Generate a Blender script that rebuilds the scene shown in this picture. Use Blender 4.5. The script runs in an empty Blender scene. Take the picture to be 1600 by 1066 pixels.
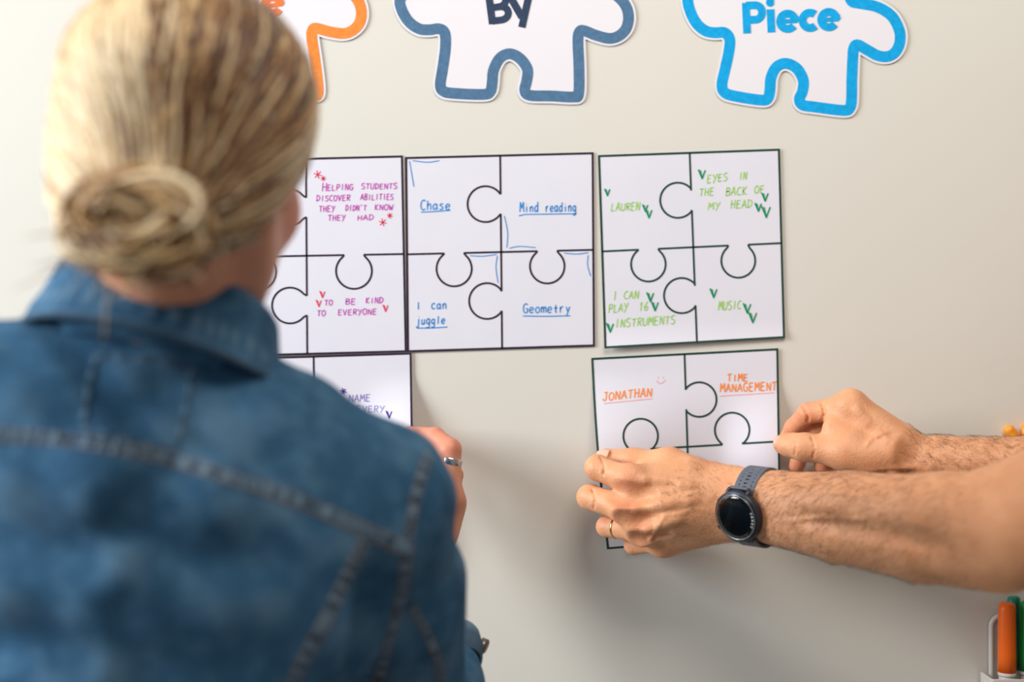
import bpy, bmesh, math, random
import numpy as np
from mathutils import Vector, Matrix, noise as mnoise
from mathutils.bvhtree import BVHTree
from mathutils.geometry import tessellate_polygon

random.seed(7)
RNG = np.random.default_rng(11)
scene = bpy.context.scene
C = scene.collection
PI = math.pi

# ------------------------------------------------------------ camera, light, exposure
CAM_D, CAM_Z, FPX = 1.6, 1.38, 2400.0
cam_data = bpy.data.cameras.new('camera')
cam = bpy.data.objects.new('camera', cam_data)
C.objects.link(cam)
cam.location = (0, -CAM_D, CAM_Z)
cam.rotation_euler = (PI/2, 0, 0)
cam_data.sensor_width = 36.0
cam_data.lens = FPX/1600*36.0
cam_data.dof.use_dof = True
cam_data.dof.focus_distance = 1.53
cam_data.dof.aperture_fstop = 1.8
cam_data.clip_start = 0.05
scene.camera = cam

world = bpy.data.worlds.new('world')
scene.world = world
world.use_nodes = True
wb = world.node_tree.nodes['Background']
wb.inputs[0].default_value = (1.0, 0.98, 0.96, 1)
wb.inputs[1].default_value = 0.22

def area(name, loc, target, sx, sy, power, col):
    l = bpy.data.lights.new(name, 'AREA')
    l.shape = 'RECTANGLE'; l.size = sx; l.size_y = sy; l.energy = power; l.color = col
    o = bpy.data.objects.new(name, l); C.objects.link(o)
    o.location = loc
    o.rotation_euler = (Vector(target)-Vector(loc)).to_track_quat('-Z', 'Y').to_euler()
    return o
area('window_light', (-2.5, -1.0, 2.05), (-0.15, -0.15, 1.35), 1.1, 1.3, 101, (0.95, 0.98, 1.0))
area('ceiling_light', (0.25, -1.15, 2.7), (0.40, -0.10, 1.2), 0.9, 0.7, 18, (1.0, 0.89, 0.77))
scene.view_settings.view_transform = 'Standard'
scene.view_settings.look = 'None'
scene.view_settings.exposure = 0.06
scene.view_settings.gamma = 1.0
scene.view_settings.use_curve_mapping = False

# ------------------------------------------------------------ helpers
def W(px, py, d=0.0):
    """point seen at (px, py) of the 1600x1066 photograph, d metres in front of the wall"""
    t = (CAM_D-d)/FPX
    return np.array(((px-800)*t, -d, CAM_Z+(533-py)*t))

def lin(r, g, b):
    f = lambda c: (c/255/12.92) if c/255 <= .04045 else ((c/255+.055)/1.055)**2.4
    return (f(r), f(g), f(b), 1.0)

def mat(name, col, rough=.5, spec=.5, metal=0, coat=0, sss=0, sss_scale=.01, trans=0, noise=None, bump=None, attr=None):
    """noise=(scale, colour2, amount) ; bump=(scale, strength, distance) ; attr=(attribute, colour)"""
    m = bpy.data.materials.new(name); m.use_nodes = True
    nt = m.node_tree; b = nt.nodes['Principled BSDF']
    b.inputs['Roughness'].default_value = rough
    b.inputs['Specular IOR Level'].default_value = spec
    b.inputs['Metallic'].default_value = metal
    b.inputs['Coat Weight'].default_value = coat
    b.inputs['Transmission Weight'].default_value = trans
    if sss:
        b.inputs['Subsurface Weight'].default_value = sss
        b.inputs['Subsurface Scale'].default_value = sss_scale
        b.inputs['Subsurface Radius'].default_value = (1, .35, .2)
    b.inputs['Base Color'].default_value = col
    src = None
    tc = nt.nodes.new('ShaderNodeTexCoord')
    if noise:
        n = nt.nodes.new('ShaderNodeTexNoise'); n.inputs['Scale'].default_value = noise[0]; n.inputs['Detail'].default_value = 5
        nt.links.new(tc.outputs['Object'], n.inputs['Vector'])
        mr = nt.nodes.new('ShaderNodeMapRange'); mr.inputs[1].default_value = .35; mr.inputs[2].default_value = .65; mr.inputs[4].default_value = noise[2]
        nt.links.new(n.outputs[0], mr.inputs[0])
        mx = nt.nodes.new('ShaderNodeMix'); mx.data_type = 'RGBA'
        mx.inputs[6].default_value = col; mx.inputs[7].default_value = noise[1]
        nt.links.new(mr.outputs[0], mx.inputs[0]); src = mx.outputs[2]
    if attr:
        a = nt.nodes.new('ShaderNodeAttribute'); a.attribute_name = attr[0]
        mx = nt.nodes.new('ShaderNodeMix'); mx.data_type = 'RGBA'
        if src: nt.links.new(src, mx.inputs[6])
        else: mx.inputs[6].default_value = col
        mx.inputs[7].default_value = attr[1]
        nt.links.new(a.outputs['Fac'], mx.inputs[0]); src = mx.outputs[2]
    if src: nt.links.new(src, b.inputs['Base Color'])
    if bump:
        n = nt.nodes.new('ShaderNodeTexNoise'); n.inputs['Scale'].default_value = bump[0]; n.inputs['Detail'].default_value = 4
        nt.links.new(tc.outputs['Object'], n.inputs['Vector'])
        bp = nt.nodes.new('ShaderNodeBump'); bp.inputs['Strength'].default_value = bump[1]; bp.inputs['Distance'].default_value = bump[2]
        nt.links.new(n.outputs[0], bp.inputs['Height']); nt.links.new(bp.outputs[0], b.inputs['Normal'])
    return m

def tag(o, label=None, cat=None, group=None, kind=None):
    if label: o['label'] = label
    if cat: o['category'] = cat
    if group: o['group'] = group
    if kind: o['kind'] = kind
    return o

def empty(name, loc, label=None, cat=None, group=None):
    o = bpy.data.objects.new(name, None); C.objects.link(o); o.location = Vector(loc)
    o.empty_display_size = .05
    bpy.context.view_layer.update()
    return tag(o, label, cat, group)

def obj(name, verts, faces, m, parent=None, smooth=True, attrs=None):
    me = bpy.data.meshes.new(name)
    verts = np.asarray(verts, dtype=np.float64).reshape(-1, 3)
    if isinstance(faces, np.ndarray) and faces.ndim == 2:
        n, k = faces.shape
        me.vertices.add(len(verts)); me.vertices.foreach_set('co', verts.astype(np.float32).ravel())
        me.loops.add(n*k); me.loops.foreach_set('vertex_index', faces.astype(np.int32).ravel())
        me.polygons.add(n); me.polygons.foreach_set('loop_start', np.arange(0, n*k, k, dtype=np.int32))
        me.update(calc_edges=True); me.validate()
    else:
        me.from_pydata([tuple(v) for v in verts], [], [tuple(int(i) for i in f) for f in faces])
        me.update()
    if smooth: me.polygons.foreach_set('use_smooth', np.ones(len(me.polygons), dtype=bool))
    if m: me.materials.append(m)
    if attrs:
        for k_, v in attrs.items():
            v = np.asarray(v, dtype=np.float32)
            if v.ndim == 1:
                a = me.attributes.new(k_, 'FLOAT', 'POINT'); a.data.foreach_set('value', v)
            else:
                a = me.attributes.new(k_, 'FLOAT_COLOR', 'POINT'); a.data.foreach_set('color', v.ravel())
    o = bpy.data.objects.new(name, me); C.objects.link(o)
    if parent:
        o.parent = parent
        o.matrix_parent_inverse = parent.matrix_world.inverted()
    return o

def bmobj(name, bm, m, parent=None, smooth=False, bevel=0, seg=2):
    me = bpy.data.meshes.new(name); bm.normal_update(); bm.to_mesh(me); bm.free()
    if smooth: me.polygons.foreach_set('use_smooth', np.ones(len(me.polygons), dtype=bool))
    me.materials.append(m)
    o = bpy.data.objects.new(name, me); C.objects.link(o)
    if parent:
        o.parent = parent; o.matrix_parent_inverse = parent.matrix_world.inverted()
    if bevel:
        md = o.modifiers.new('bevel', 'BEVEL'); md.width = bevel; md.segments = seg; md.limit_method = 'ANGLE'
    return o

def catmull(pts, n=8, closed=False):
    P = np.asarray(pts, float); m = len(P); out = []
    rng = range(m if closed else m-1)
    for i in rng:
        if closed: p0, p1, p2, p3 = P[(i-1) % m], P[i], P[(i+1) % m], P[(i+2) % m]
        else: p0, p1, p2, p3 = P[max(i-1, 0)], P[i], P[i+1], P[min(i+2, m-1)]
        for j in range(n):
            t = j/n
            out.append(.5*((2*p1)+(-p0+p2)*t+(2*p0-5*p1+4*p2-p3)*t*t+(-p0+3*p1-3*p2+p3)*t**3))
    if not closed: out.append(P[-1])
    return np.array(out)

class MB:
    """collects vertices and faces of one mesh"""
    def __init__(s): s.v = []; s.f = []; s.a = []
    def add(s, v, f, a=None):
        o = len(s.v); s.v += [tuple(x) for x in v]; s.f += [tuple(i+o for i in q) for q in f]
        if a is not None: s.a += [a]*len(v)
    def tube(s, pts, rad, n=8, a=None, cap=True, flat=None):
        P = [np.asarray(p, float) for p in pts]
        if not hasattr(rad, '__len__'): rad = [rad]*len(P)
        vs = []; fs = []; ref = None
        for i, p in enumerate(P):
            t = P[min(i+1, len(P)-1)]-P[max(i-1, 0)]; t = t/(np.linalg.norm(t)+1e-12)
            if ref is None:
                ref = np.cross(t, (0, 0, 1)) if abs(t[2]) < .9 else np.cross(t, (1, 0, 0))
            ref = ref-t*np.dot(ref, t); ref /= np.linalg.norm(ref)+1e-12
            b = np.cross(t, ref)
            for k in range(n):
                w = 2*PI*k/n
                vs.append(p+rad[i]*(math.cos(w)*ref+math.sin(w)*b))
        for i in range(len(P)-1):
            for k in range(n):
                fs.append((i*n+k, i*n+(k+1) % n, (i+1)*n+(k+1) % n, (i+1)*n+k))
        if cap: fs += [tuple(range(n))[::-1], tuple((len(P)-1)*n+k for k in range(n))]
        s.add(vs, fs, a)
    def obj(s, name, m, parent=None, smooth=True, attr=None):
        return obj(name, s.v, s.f, m, parent, smooth, {attr: s.a} if attr else None)

# ---- implicit surfaces: smooth union of tapered limbs, meshed by surface nets
class Field:
    def __init__(s, lo, hi, h):
        s.lo = np.asarray(lo, float); s.h = h
        n = np.ceil((np.asarray(hi)-s.lo)/h).astype(int)+1
        s.n = n; s.F = np.full(tuple(n), .05, dtype=np.float32)
        s.ax = [(s.lo[i]+h*np.arange(n[i])).astype(np.float32) for i in range(3)]
    def box(s, lo, hi, pad):
        a = np.clip(np.floor((np.asarray(lo)-pad-s.lo)/s.h).astype(int), 0, s.n-1)
        b = np.clip(np.ceil((np.asarray(hi)+pad-s.lo)/s.h).astype(int)+1, 1, s.n)
        if np.any(b-a < 2): return None, None
        sl = tuple(slice(a[i], b[i]) for i in range(3))
        X, Y, Z = np.meshgrid(*[s.ax[i][sl[i]] for i in range(3)], indexing='ij', sparse=True)
        return sl, (X, Y, Z)
    def comb(s, sl, d, k, op):
        f = s.F[sl]
        if op == 'u':
            if k > 0:
                q = np.maximum(k-np.abs(f-d), 0)/k
                s.F[sl] = np.minimum(f, d)-q*q*k*.25
            else: s.F[sl] = np.minimum(f, d)
        else:
            if k > 0:
                q = np.maximum(k-np.abs(f+d), 0)/k
                s.F[sl] = np.maximum(f, -d)+q*q*k*.25
            else: s.F[sl] = np.maximum(f, -d)
    def cap(s, a, b, ra, rb=None, k=.008, op='u', n=None, fl=1.0):
        """tapered limb from a to b; flattened along n by fl"""
        rb = ra if rb is None else rb
        a = np.asarray(a, float); b = np.asarray(b, float); r = max(ra, rb)
        sl, g = s.box(np.minimum(a, b)-r, np.maximum(a, b)+r, k+2*s.h)
        if sl is None: return
        ab = b-a; L = max(np.dot(ab, ab), 1e-12)
        px, py, pz = g[0]-a[0], g[1]-a[1], g[2]-a[2]
        t = np.clip((px*ab[0]+py*ab[1]+pz*ab[2])/L, 0, 1)
        qx, qy, qz = px-t*ab[0], py-t*ab[1], pz-t*ab[2]
        d2 = qx*qx+qy*qy+qz*qz
        if n is not None and fl != 1:
            n = np.asarray(n, float); n = n/np.linalg.norm(n)
            c = qx*n[0]+qy*n[1]+qz*n[2]; d2 = d2+c*c*(fl*fl-1)
        d = np.sqrt(d2)-(ra+(rb-ra)*t)
        s.comb(sl, d.astype(np.float32), k, op)
    def chain(s, pts, rad, k=.008, op='u', n=None, fl=1.0):
        for i in range(len(pts)-1): s.cap(pts[i], pts[i+1], rad[i], rad[i+1], k, op, n, fl)
    def ell(s, c, r, R=None, k=.008, op='u'):
        c = np.asarray(c, float); r = np.asarray(r, float)*np.ones(3); m = r.max()
        sl, g = s.box(c-m, c+m, k+2*s.h)
        if sl is None: return
        X = [g[i]-c[i] for i in range(3)]
        if R is not None:
            R = np.asarray(R)   # columns: local axes
            X = [X[0]*R[0, j]+X[1]*R[1, j]+X[2]*R[2, j] for j in range(3)]
        k0 = np.sqrt((X[0]/r[0])**2+(X[1]/r[1])**2+(X[2]/r[2])**2)
        k1 = np.sqrt((X[0]/r[0]**2)**2+(X[1]/r[1]**2)**2+(X[2]/r[2]**2)**2)
        d = k0*(k0-1)/np.maximum(k1, 1e-6)
        s.comb(sl, d.astype(np.float32), k, op)
    def depth(s, px, py, d0=.16):
        """distance from the wall of the surface met at photograph position (px, py)"""
        ds = np.arange(d0, .0, -.0006)
        P = np.array([W(px, py, d) for d in ds]); i = np.round((P-s.lo)/s.h).astype(int)
        ok = ((i >= 0) & (i < s.n)).all(1); i = np.clip(i, 0, s.n-1)
        f = np.where(ok, s.F[i[:, 0], i[:, 1], i[:, 2]], 1)
        k = np.argmax(f < 0)
        return ds[k]+min(0, f[k]) if f[k] < 0 else None
    def ridge(s, pts, r, proud, k=.006, op='u', d0=.16):
        """thin cord under (or groove in) the skin along photograph positions"""
        q = []; rr = []; pts = catmull(pts, 4); m = len(pts)
        dd = [s.depth(p[0], p[1], d0) for p in pts]
        for j, (p, d) in enumerate(zip(pts, dd)):
            if d is None: continue
            e = proud*math.sin(PI*min(1, .08+.84*j/(m-1)))**.6
            q.append(W(p[0], p[1], d-r+e if op == 'u' else d+r-e)); rr.append(r)
        if len(q) > 1: s.chain(q, rr, k, op)
    def cut(s, p, nrm):
        """remove the half space on the side nrm points to"""
        p = np.asarray(p, float); nrm = np.asarray(nrm, float)/np.linalg.norm(nrm)
        X, Y, Z = np.meshgrid(*s.ax, indexing='ij', sparse=True)
        d = (X-p[0])*nrm[0]+(Y-p[1])*nrm[1]+(Z-p[2])*nrm[2]
        s.F = np.maximum(s.F, d.astype(np.float32))
    def mesh(s):
        F = s.F; S = F < 0
        S[0] = S[-1] = False; S[:, 0] = S[:, -1] = False; S[:, :, 0] = S[:, :, -1] = False
        F = np.where(S, F, np.maximum(F, 1e-6))
        c = np.zeros(tuple(s.n-1), dtype=np.uint8)
        offs = [(i, j, k) for i in (0, 1) for j in (0, 1) for k in (0, 1)]
        nx, ny, nz = s.n
        for i, j, k in offs: c += S[i:nx-1+i, j:ny-1+j, k:nz-1+k]
        act = np.argwhere((c > 0) & (c < 8))
        idx = np.full(c.shape, -1, dtype=np.int32)
        idx[act[:, 0], act[:, 1], act[:, 2]] = np.arange(len(act))
        vals = {o: F[act[:, 0]+o[0], act[:, 1]+o[1], act[:, 2]+o[2]] for o in offs}
        acc = np.zeros((len(act), 3)); cnt = np.zeros(len(act))
        for o in offs:
            for ax in range(3):
                if o[ax]: continue
                p = list(o); p[ax] = 1; p = tuple(p)
                va, vb = vals[o], vals[p]
                m = (va < 0) != (vb < 0)
                t = np.where(m, va/np.where(m, va-vb, 1), 0)
                pt = np.tile(np.array(o, float), (len(act), 1)); pt[:, ax] = t
                acc += pt*m[:, None]; cnt += m
        V = (act+acc/cnt[:, None])*s.h+s.lo
        faces = []
        for ax in range(3):
            A = [slice(None)]*3; B = [slice(None)]*3; A[ax] = slice(0, -1); B[ax] = slice(1, None)
            a, b = S[tuple(A)], S[tuple(B)]
            e = np.argwhere(a != b)
            u, v = [(1, 2), (2, 0), (0, 1)][ax]
            ok = (e[:, u] > 0) & (e[:, v] > 0) & (e[:, u] < s.n[u]-1) & (e[:, v] < s.n[v]-1); e = e[ok]
            def ci(du, dv):
                q = e.copy(); q[:, u] += du; q[:, v] += dv
                return idx[q[:, 0], q[:, 1], q[:, 2]]
            quad = np.stack([ci(-1, -1), ci(0, -1), ci(0, 0), ci(-1, 0)], 1)
            fl = ~S[e[:, 0], e[:, 1], e[:, 2]]
            quad[fl] = quad[fl][:, ::-1]
            faces.append(quad)
        Fq = np.concatenate(faces); Fq = Fq[(Fq >= 0).all(1)]
        return V, Fq

def relax(V, Fq, it=1, lam=.5):
    for _ in range(it):
        acc = np.zeros_like(V); cnt = np.zeros(len(V))
        for a, b in ((0, 1), (1, 2), (2, 3), (3, 0)):
            for i in range(3):
                acc[:, i] += np.bincount(Fq[:, a], V[Fq[:, b], i], len(V))+np.bincount(Fq[:, b], V[Fq[:, a], i], len(V))
            cnt += np.bincount(Fq[:, a], minlength=len(V))+np.bincount(Fq[:, b], minlength=len(V))
        V = V+lam*(acc/cnt[:, None]-V)
    return V

def vnormals(V, Fq):
    n = np.cross(V[Fq[:, 2]]-V[Fq[:, 0]], V[Fq[:, 3]]-V[Fq[:, 1]])
    N = np.zeros_like(V)
    for k in range(4):
        for i in range(3): N[:, i] += np.bincount(Fq[:, k], n[:, i], len(V))
    return N/(np.linalg.norm(N, axis=1)[:, None]+1e-12)

def frame(fwd, up=(0, 0, 1)):
    f = np.asarray(fwd, float); f /= np.linalg.norm(f)
    r = np.cross(f, up); r /= np.linalg.norm(r)
    return np.stack([r, f, np.cross(r, f)], 1)   # columns: right, forward, up

def unit(v):
    v = np.asarray(v, float); return v/np.linalg.norm(v)

# ------------------------------------------------------------ materials
M = {}
M['board'] = mat('whiteboard_enamel', lin(222, 221, 214), rough=.32, spec=.35, noise=(1.6, lin(217, 215, 207), .6), bump=(3, .05, .004))
M['floor'] = mat('grey_floor', lin(150, 146, 140), rough=.6, noise=(8, lin(130, 126, 120), .5))
M['paper'] = mat('white_paper', lin(225, 226, 238), rough=.8, spec=.2, noise=(14, lin(221, 222, 235), .6), bump=(30, .1, .001))
M['card'] = mat('glossy_card', lin(231, 230, 238), rough=.5, spec=.3)
def ink(name, c): return mat(name, lin(*c), rough=.7, spec=.2, noise=(260, lin(*[min(255, int(x*1.12+8)) for x in c]), .5))
M['ink_black'] = ink('ink_plum_black', (45, 32, 48))
M['ink_dgreen'] = ink('ink_dark_green', (28, 62, 52))
M['magenta'] = ink('ink_magenta', (196, 40, 178))
M['red'] = ink('ink_red', (228, 54, 92))
M['blue'] = ink('ink_blue', (0, 134, 212))
M['lime'] = ink('ink_lime', (146, 206, 70))
M['green'] = ink('ink_green', (0, 138, 88))
M['orange'] = ink('ink_orange', (255, 136, 44))
M['pink'] = ink('ink_pink', (242, 168, 176))
M['purple'] = ink('ink_purple', (128, 118, 190))
M['dpurple'] = ink('ink_deep_purple', (84, 30, 140))
M['b_orange'] = ink('print_orange', (236, 134, 60))
M['t_orange'] = ink('print_orange_red', (236, 116, 62))
M['b_slate'] = ink('print_slate_blue', (76, 112, 146))
M['t_slate'] = ink('print_navy', (46, 62, 88))
M['b_cyan'] = ink('print_cyan', (8, 158, 222))
M['white_ink'] = mat('white_ink', lin(225, 228, 230), rough=.5)
# ------------------------------------------------------------ the room shell
def slab(name, lo, hi, m, kind='structure'):
    bm = bmesh.new(); bmesh.ops.create_cube(bm, size=1)
    lo = Vector(lo); hi = Vector(hi)
    for v in bm.verts: v.co = Vector([(lo[i]+hi[i])/2+v.co[i]*(hi[i]-lo[i]) for i in range(3)])
    o = bmobj(name, bm, m); return tag(o, kind=kind)
slab('wall_back', (-2.6, 0, 0), (2.6, .12, 2.7), M['board'])
slab('floor', (-2.6, -2.6, -.1), (2.6, .12, 0), M['floor'])

# ------------------------------------------------------------ ribbons of ink laid on a sheet
def ribbon(mb, pts, w, dz, closed=False, lift=None):
    """pts in photo pixels on the wall; w in pixels; dz height over the wall (or lift(px,py)+dz)"""
    P = np.asarray(pts, float); n = len(P)
    if not closed:
        for i in range(1, n-1):
            a = P[i]-P[i-1]; b = P[i+1]-P[i]
            if np.dot(a, b) < .1*math.hypot(*a)*math.hypot(*b) and w < 6:
                ribbon(mb, np.vstack([P[:i], P[i]+a/(math.hypot(*a)+1e-9)*w*.3]), w, dz, False, lift)
                ribbon(mb, np.vstack([P[i]-b/(math.hypot(*b)+1e-9)*w*.3, P[i+1:]]), w, dz+.00001, False, lift); return
    vs = []
    for i in range(n):
        if closed: t = P[(i+1) % n]-P[(i-1) % n]
        else: t = P[min(i+1, n-1)]-P[max(i-1, 0)]
        L = math.hypot(*t)
        if L < 1e-9: t = np.array((1., 0.)); L = 1
        # mitre the sharp joints
        s = 1.0
        if closed or 0 < i < n-1:
            a = P[i]-P[(i-1) % n]; b = P[(i+1) % n]-P[i]
            ca = np.dot(a, b)/(math.hypot(*a)*math.hypot(*b)+1e-9)
            s = min(1/max(math.sqrt(max((1+ca)/2, 0)), .35), 1.6)
        nn = np.array((-t[1], t[0]))/L*w/2*s
        for q in (P[i]-nn, P[i]+nn):
            vs.append(W(q[0], q[1], (lift(q[0], q[1]) if lift else 0)+dz))
    fs = [(2*i, 2*i+1, 2*((i+1) % n)+1, 2*((i+1) % n)) for i in range(n if closed else n-1)]
    mb.add(vs, fs)

def subdiv(pts, step=6):
    P = np.asarray(pts, float); out = [P[0]]
    for a, b in zip(P[:-1], P[1:]):
        k = max(1, int(math.hypot(*(b-a))/step))
        out += [a+(b-a)*j/k for j in range(1, k+1)]
    return np.array(out)

# ---- stroke alphabet, cell 0..6 wide, 0..10 high ('~' smooths a stroke)
GL = {
'A': '0,0 3,10 6,0;1.2,3.6 5,4', 'B': '1,0 1,10;~1,10 4.6,9.6 5,7.6 3.8,5.6 1,5.2;~1,5.2 4.8,5 5.8,2.8 4.6,.5 1,0',
'C': '~5.8,8.6 4,10 1.6,8.6 .4,5 1.4,1.4 3.6,0 5.8,1.2', 'D': '.8,0 .8,10;~.3,10 3.6,9.4 5.9,6 4.6,2 .4,0',
'E': '5.4,9.8 .8,10 .8,0 5.6,.2;.8,5.2 4.8,5.4', 'F': '5.4,10 .8,9.8 .8,0;.8,5.2 4.8,5.4',
'G': '~5.6,8.6 3.6,10 1.2,8.4 .4,4.6 1.6,.8 4,0 5.6,1.6;5.6,1 5.7,4.6 3.6,4.6', 'H': '.8,0 .8,10;5.4,10 5.4,0;.8,5 5.4,5.4',
'I': '3,10 3,0', 'J': '~4.4,10 4.4,3 3.4,.3 1.6,.4 .4,2.6;1.6,10 6,10', 'K': '1,10 1,0;5.4,10 1,4.6 5.6,0',
'L': '1,10 .8,0 5.6,.3', 'M': '.2,0 .8,10 3,4 5.4,10 6.2,0', 'N': '.6,0 .8,10 5.4,0 5.6,10',
'O': '~3,10 .6,7.6 .4,3 2.8,0 5.5,2.4 5.6,7.4 3,10', 'P': '1,0 1,10;~1,10 5,9.6 5.6,7.4 4.2,5 1,4.6',
'R': '1,0 1,10;~1,10 5,9.6 5.6,7.6 4,5.4 1,5;2.4,5 5.8,0', 'S': '~5.6,9 3.2,10 .8,8.4 1.6,5.8 4.8,4.4 5.4,1.8 3,0 .4,1',
'T': '0,9.6 6.2,10;3,9.8 3,0', 'U': '~.6,10 .6,3 2,.2 4.2,.3 5.4,3 5.6,10', 'V': '.2,10 3,0 5.8,10', 'W': '0,10 1.4,0 3,6 4.6,0 6.2,10',
'X': '.4,10 5.6,0;5.6,10 .4,0', 'Y': '.4,10 2.8,5;6,10 1.6,-1.5', "'": '3,11 2.6,8.4', '1': '1.6,7.4 3.4,10 3.2,0', '6': '~4.8,10 1.8,6.6 .8,2.6 2.8,0 5.2,2 4.2,4.8 1,3.6',
'a': '~4.6,5.4 2.8,6.6 .6,4.6 .6,1.6 2.2,0 4.4,2;4.8,6.8 4.8,1 6.2,0', 'c': '~5.2,5.4 3,6.6 .8,4.4 1,1.4 3,0 5.2,1', 'd': '~5,5.4 3,6.4 .8,4.4 .8,1.6 2.6,0 4.8,2;5,10.4 5,0',
'e': '~.9,3.2 5,3.8 4.4,6.2 2.4,6.4 .7,4 1.2,1 3.2,0 5.2,1.2', 'g': '~5,5.4 3,6.6 .8,4.6 1,1.8 2.8,.4 4.8,2.4;~5,6.4 5,-2 3.4,-4 .8,-3.2', 'h': '1,10 1,0;~1,4 3,6.4 4.8,5.2 5,0',
'i': '3,6.4 3,0;3,8.8 3,9.4', 'j': '~3.6,6.4 3.4,-2 2,-3.8 .2,-2.6;3.6,8.8 3.6,9.4', 'l': '3,10 3,0', 'm': '.2,6.4 .2,0;~.2,4 1.6,6.4 3,4.8 3,0;~3,4 4.6,6.4 6,4.8 6,0',
'n': '1,6.4 1,0;~1,4 3,6.6 4.8,5.2 5,0', 'o': '~3,6.6 .8,4.6 .8,1.8 3,0 5.2,1.8 5.2,4.8 3,6.6', 'r': '1.2,6.4 1.2,0;~1.2,3.6 2.8,6.2 4.8,6.4',
's': '~5,5.8 3,6.6 1.2,5.2 3,3.6 4.8,2 3,0 .8,.8', 't': '3,9 3,.6 4.6,.2;.8,5.4 5.2,5.6', 'u': '~1,6.4 1,1.4 2.6,0 4.8,2;5,6.4 5,0', 'y': '1,6.4 3,1.4;5.4,6.4 1.6,-3.6',
'*': '0,2 6,8;0,8 6,2;3,10 3,0', 'v': '.8,10 2.6,0 5.4,9.4',
}
def glyph(ch):
    out = []
    for s in GL[ch].split(';'):
        sm = s[0] == '~'; s = s.lstrip('~')
        p = [tuple(float(c) for c in q.split(',')) for q in s.split()]
        out.append(catmull(p, 5) if sm else np.array(p, float))
    return out

def band(mb, P, w, dz):
    """closed thick line made of short bars and round joints, so tight corners stay clean"""
    n = len(P); r = w/2
    for i in range(n):
        a, b = P[i], P[(i+1) % n]; t = b-a; L = math.hypot(*t)
        if L < 1e-6: continue
        t = t/L; q = np.array((-t[1], t[0]))*r; z = dz+1.5e-6*(i % 24)
        mb.add([W(*(a-q), z), W(*(b-q), z), W(*(b+q), z), W(*(a+q), z)], [(0, 3, 2, 1)])
        z -= 8e-7
        mb.add([W(a[0]+r*math.cos(k*PI/10), a[1]+r*math.sin(k*PI/10), z) for k in range(20)], [tuple(range(20))[::-1]])

class Pieces:
    """each word or mark becomes a part of its own"""
    def __init__(s): s.list = []
    def start(s, name): s.cur = MB(); s.list.append((name, s.cur))
    def add(s, v, f): s.cur.add(v, f)

def write(mb, text, x0, x1, yb, h, w=1.4, dz=.0003, rise=0, slant=.12, lift=None, rough=.5, adv=7.6):
    """text from x0 to x1, baseline yb (at x0), capital height h, rising by rise pixels at x1"""
    tot = adv*(len(text)-1)+6
    mb.start('handwritten_word')
    sc = (x1-x0)/tot
    for i, ch in enumerate(text):
        if ch == ' ': continue
        jy = random.uniform(-1, 1)*rough; js = 1+random.uniform(-.08, .08)*(rough > 0)
        for st in glyph(ch):
            P = []
            for (a, b) in st:
                gx = (i*adv+a+b*slant*h/10/sc*.6)*sc; gy = b/10*h*js
                P.append((x0+gx, yb-rise*gx/(x1-x0)-gy+jy*.5))
            ribbon(mb, P, w, dz, lift=lift)

# ------------------------------------------------------------ big puzzle cut-outs
def cutout(line, border, tcolor, words, label, lift=.0015, xf=None):
    line = np.array(line, float)
    if xf: line = np.array([xf(*p) for p in line])
    P = catmull(line, 6, True)
    c = P.mean(0)
    # resample evenly
    root = empty('puzzle_cutout', W(c[0], c[1], lift), label, 'wall decoration', 'large puzzle piece cut-outs along the top')
    tri = tessellate_polygon([[Vector((p[0], p[1], 0)) for p in P]])
    mb = MB(); mb.add([W(p[0], p[1], lift) for p in P], tri)
    band(mb, P, 23.5, lift-.00006)
    o = mb.obj('card_sheet', M['card'], root, False)
    mb = MB(); band(mb, P, 17, lift+.00015)
    mb.obj('printed_border', border, root, False)
    mb = MB(); words(mb, lift+.0003)
    mb.obj('printed_word', tcolor, root, False)
    return root

def poly_letters(mb, strokes, w, dz, org, sc, ang, sx=1.0):
    ca, sa = math.cos(ang), math.sin(ang)
    for k_, (st, ww) in enumerate(strokes):
        dz += .00002
        P = [(org[0]+(x*sx*ca-y*sa)*sc, org[1]-(x*sx*sa+y*ca)*sc) for x, y in st]
        ribbon(mb, P, w*ww, dz)
def arc(cx, cy, r, a0, a1, n=22, ry=None):
    ry = ry or r
    return [(cx+r*math.cos(math.radians(a0+(a1-a0)*i/n)), cy+ry*math.sin(math.radians(a0+(a1-a0)*i/n))) for i in range(n+1)]
def bold_e(x, r=3.15): return [(arc(x+r, r, r, 20, 322), 1), ([(x+.3, r), (x+2*r+.9, r)], .55), ([(x+2*r+.2, r-.35), (x+2*r-.1, r+1.6)], 1.0)]
def bold_i(x): return [([(x, -1), (x, 7.3)], 1), (arc(x, 9.8, .68, 0, 360, 14), .62), ([(x-.3, 9.8), (x+.3, 9.8)], .6)]
def bold_c(x, r=3.15): return [(arc(x+r, r, r, 48, 312), 1)]
def bold_P(x): return [([(x, -1), (x, 10)], 1), ([(x, 9)]+arc(x+3.2, 6.4, 2.6, 90, -90)+[(x, 3.8)], 1)]
def bold_B(x): return [([(x, -1), (x, 10)], 1), ([(x, 9)]+arc(x+2.6, 6.8, 2.2, 90, -90)+[(x, 4.6)], .95), ([(x, 4.6)]+arc(x+2.8, 2.3, 2.3, 90, -90)+[(x, 0)], .95)]
def bold_y(x): return [([(x, 7.3), (x+3.1, -.2)], 1), ([(x+6.6, 7.3), (x+2.6, -3.6)], 1)]

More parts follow.
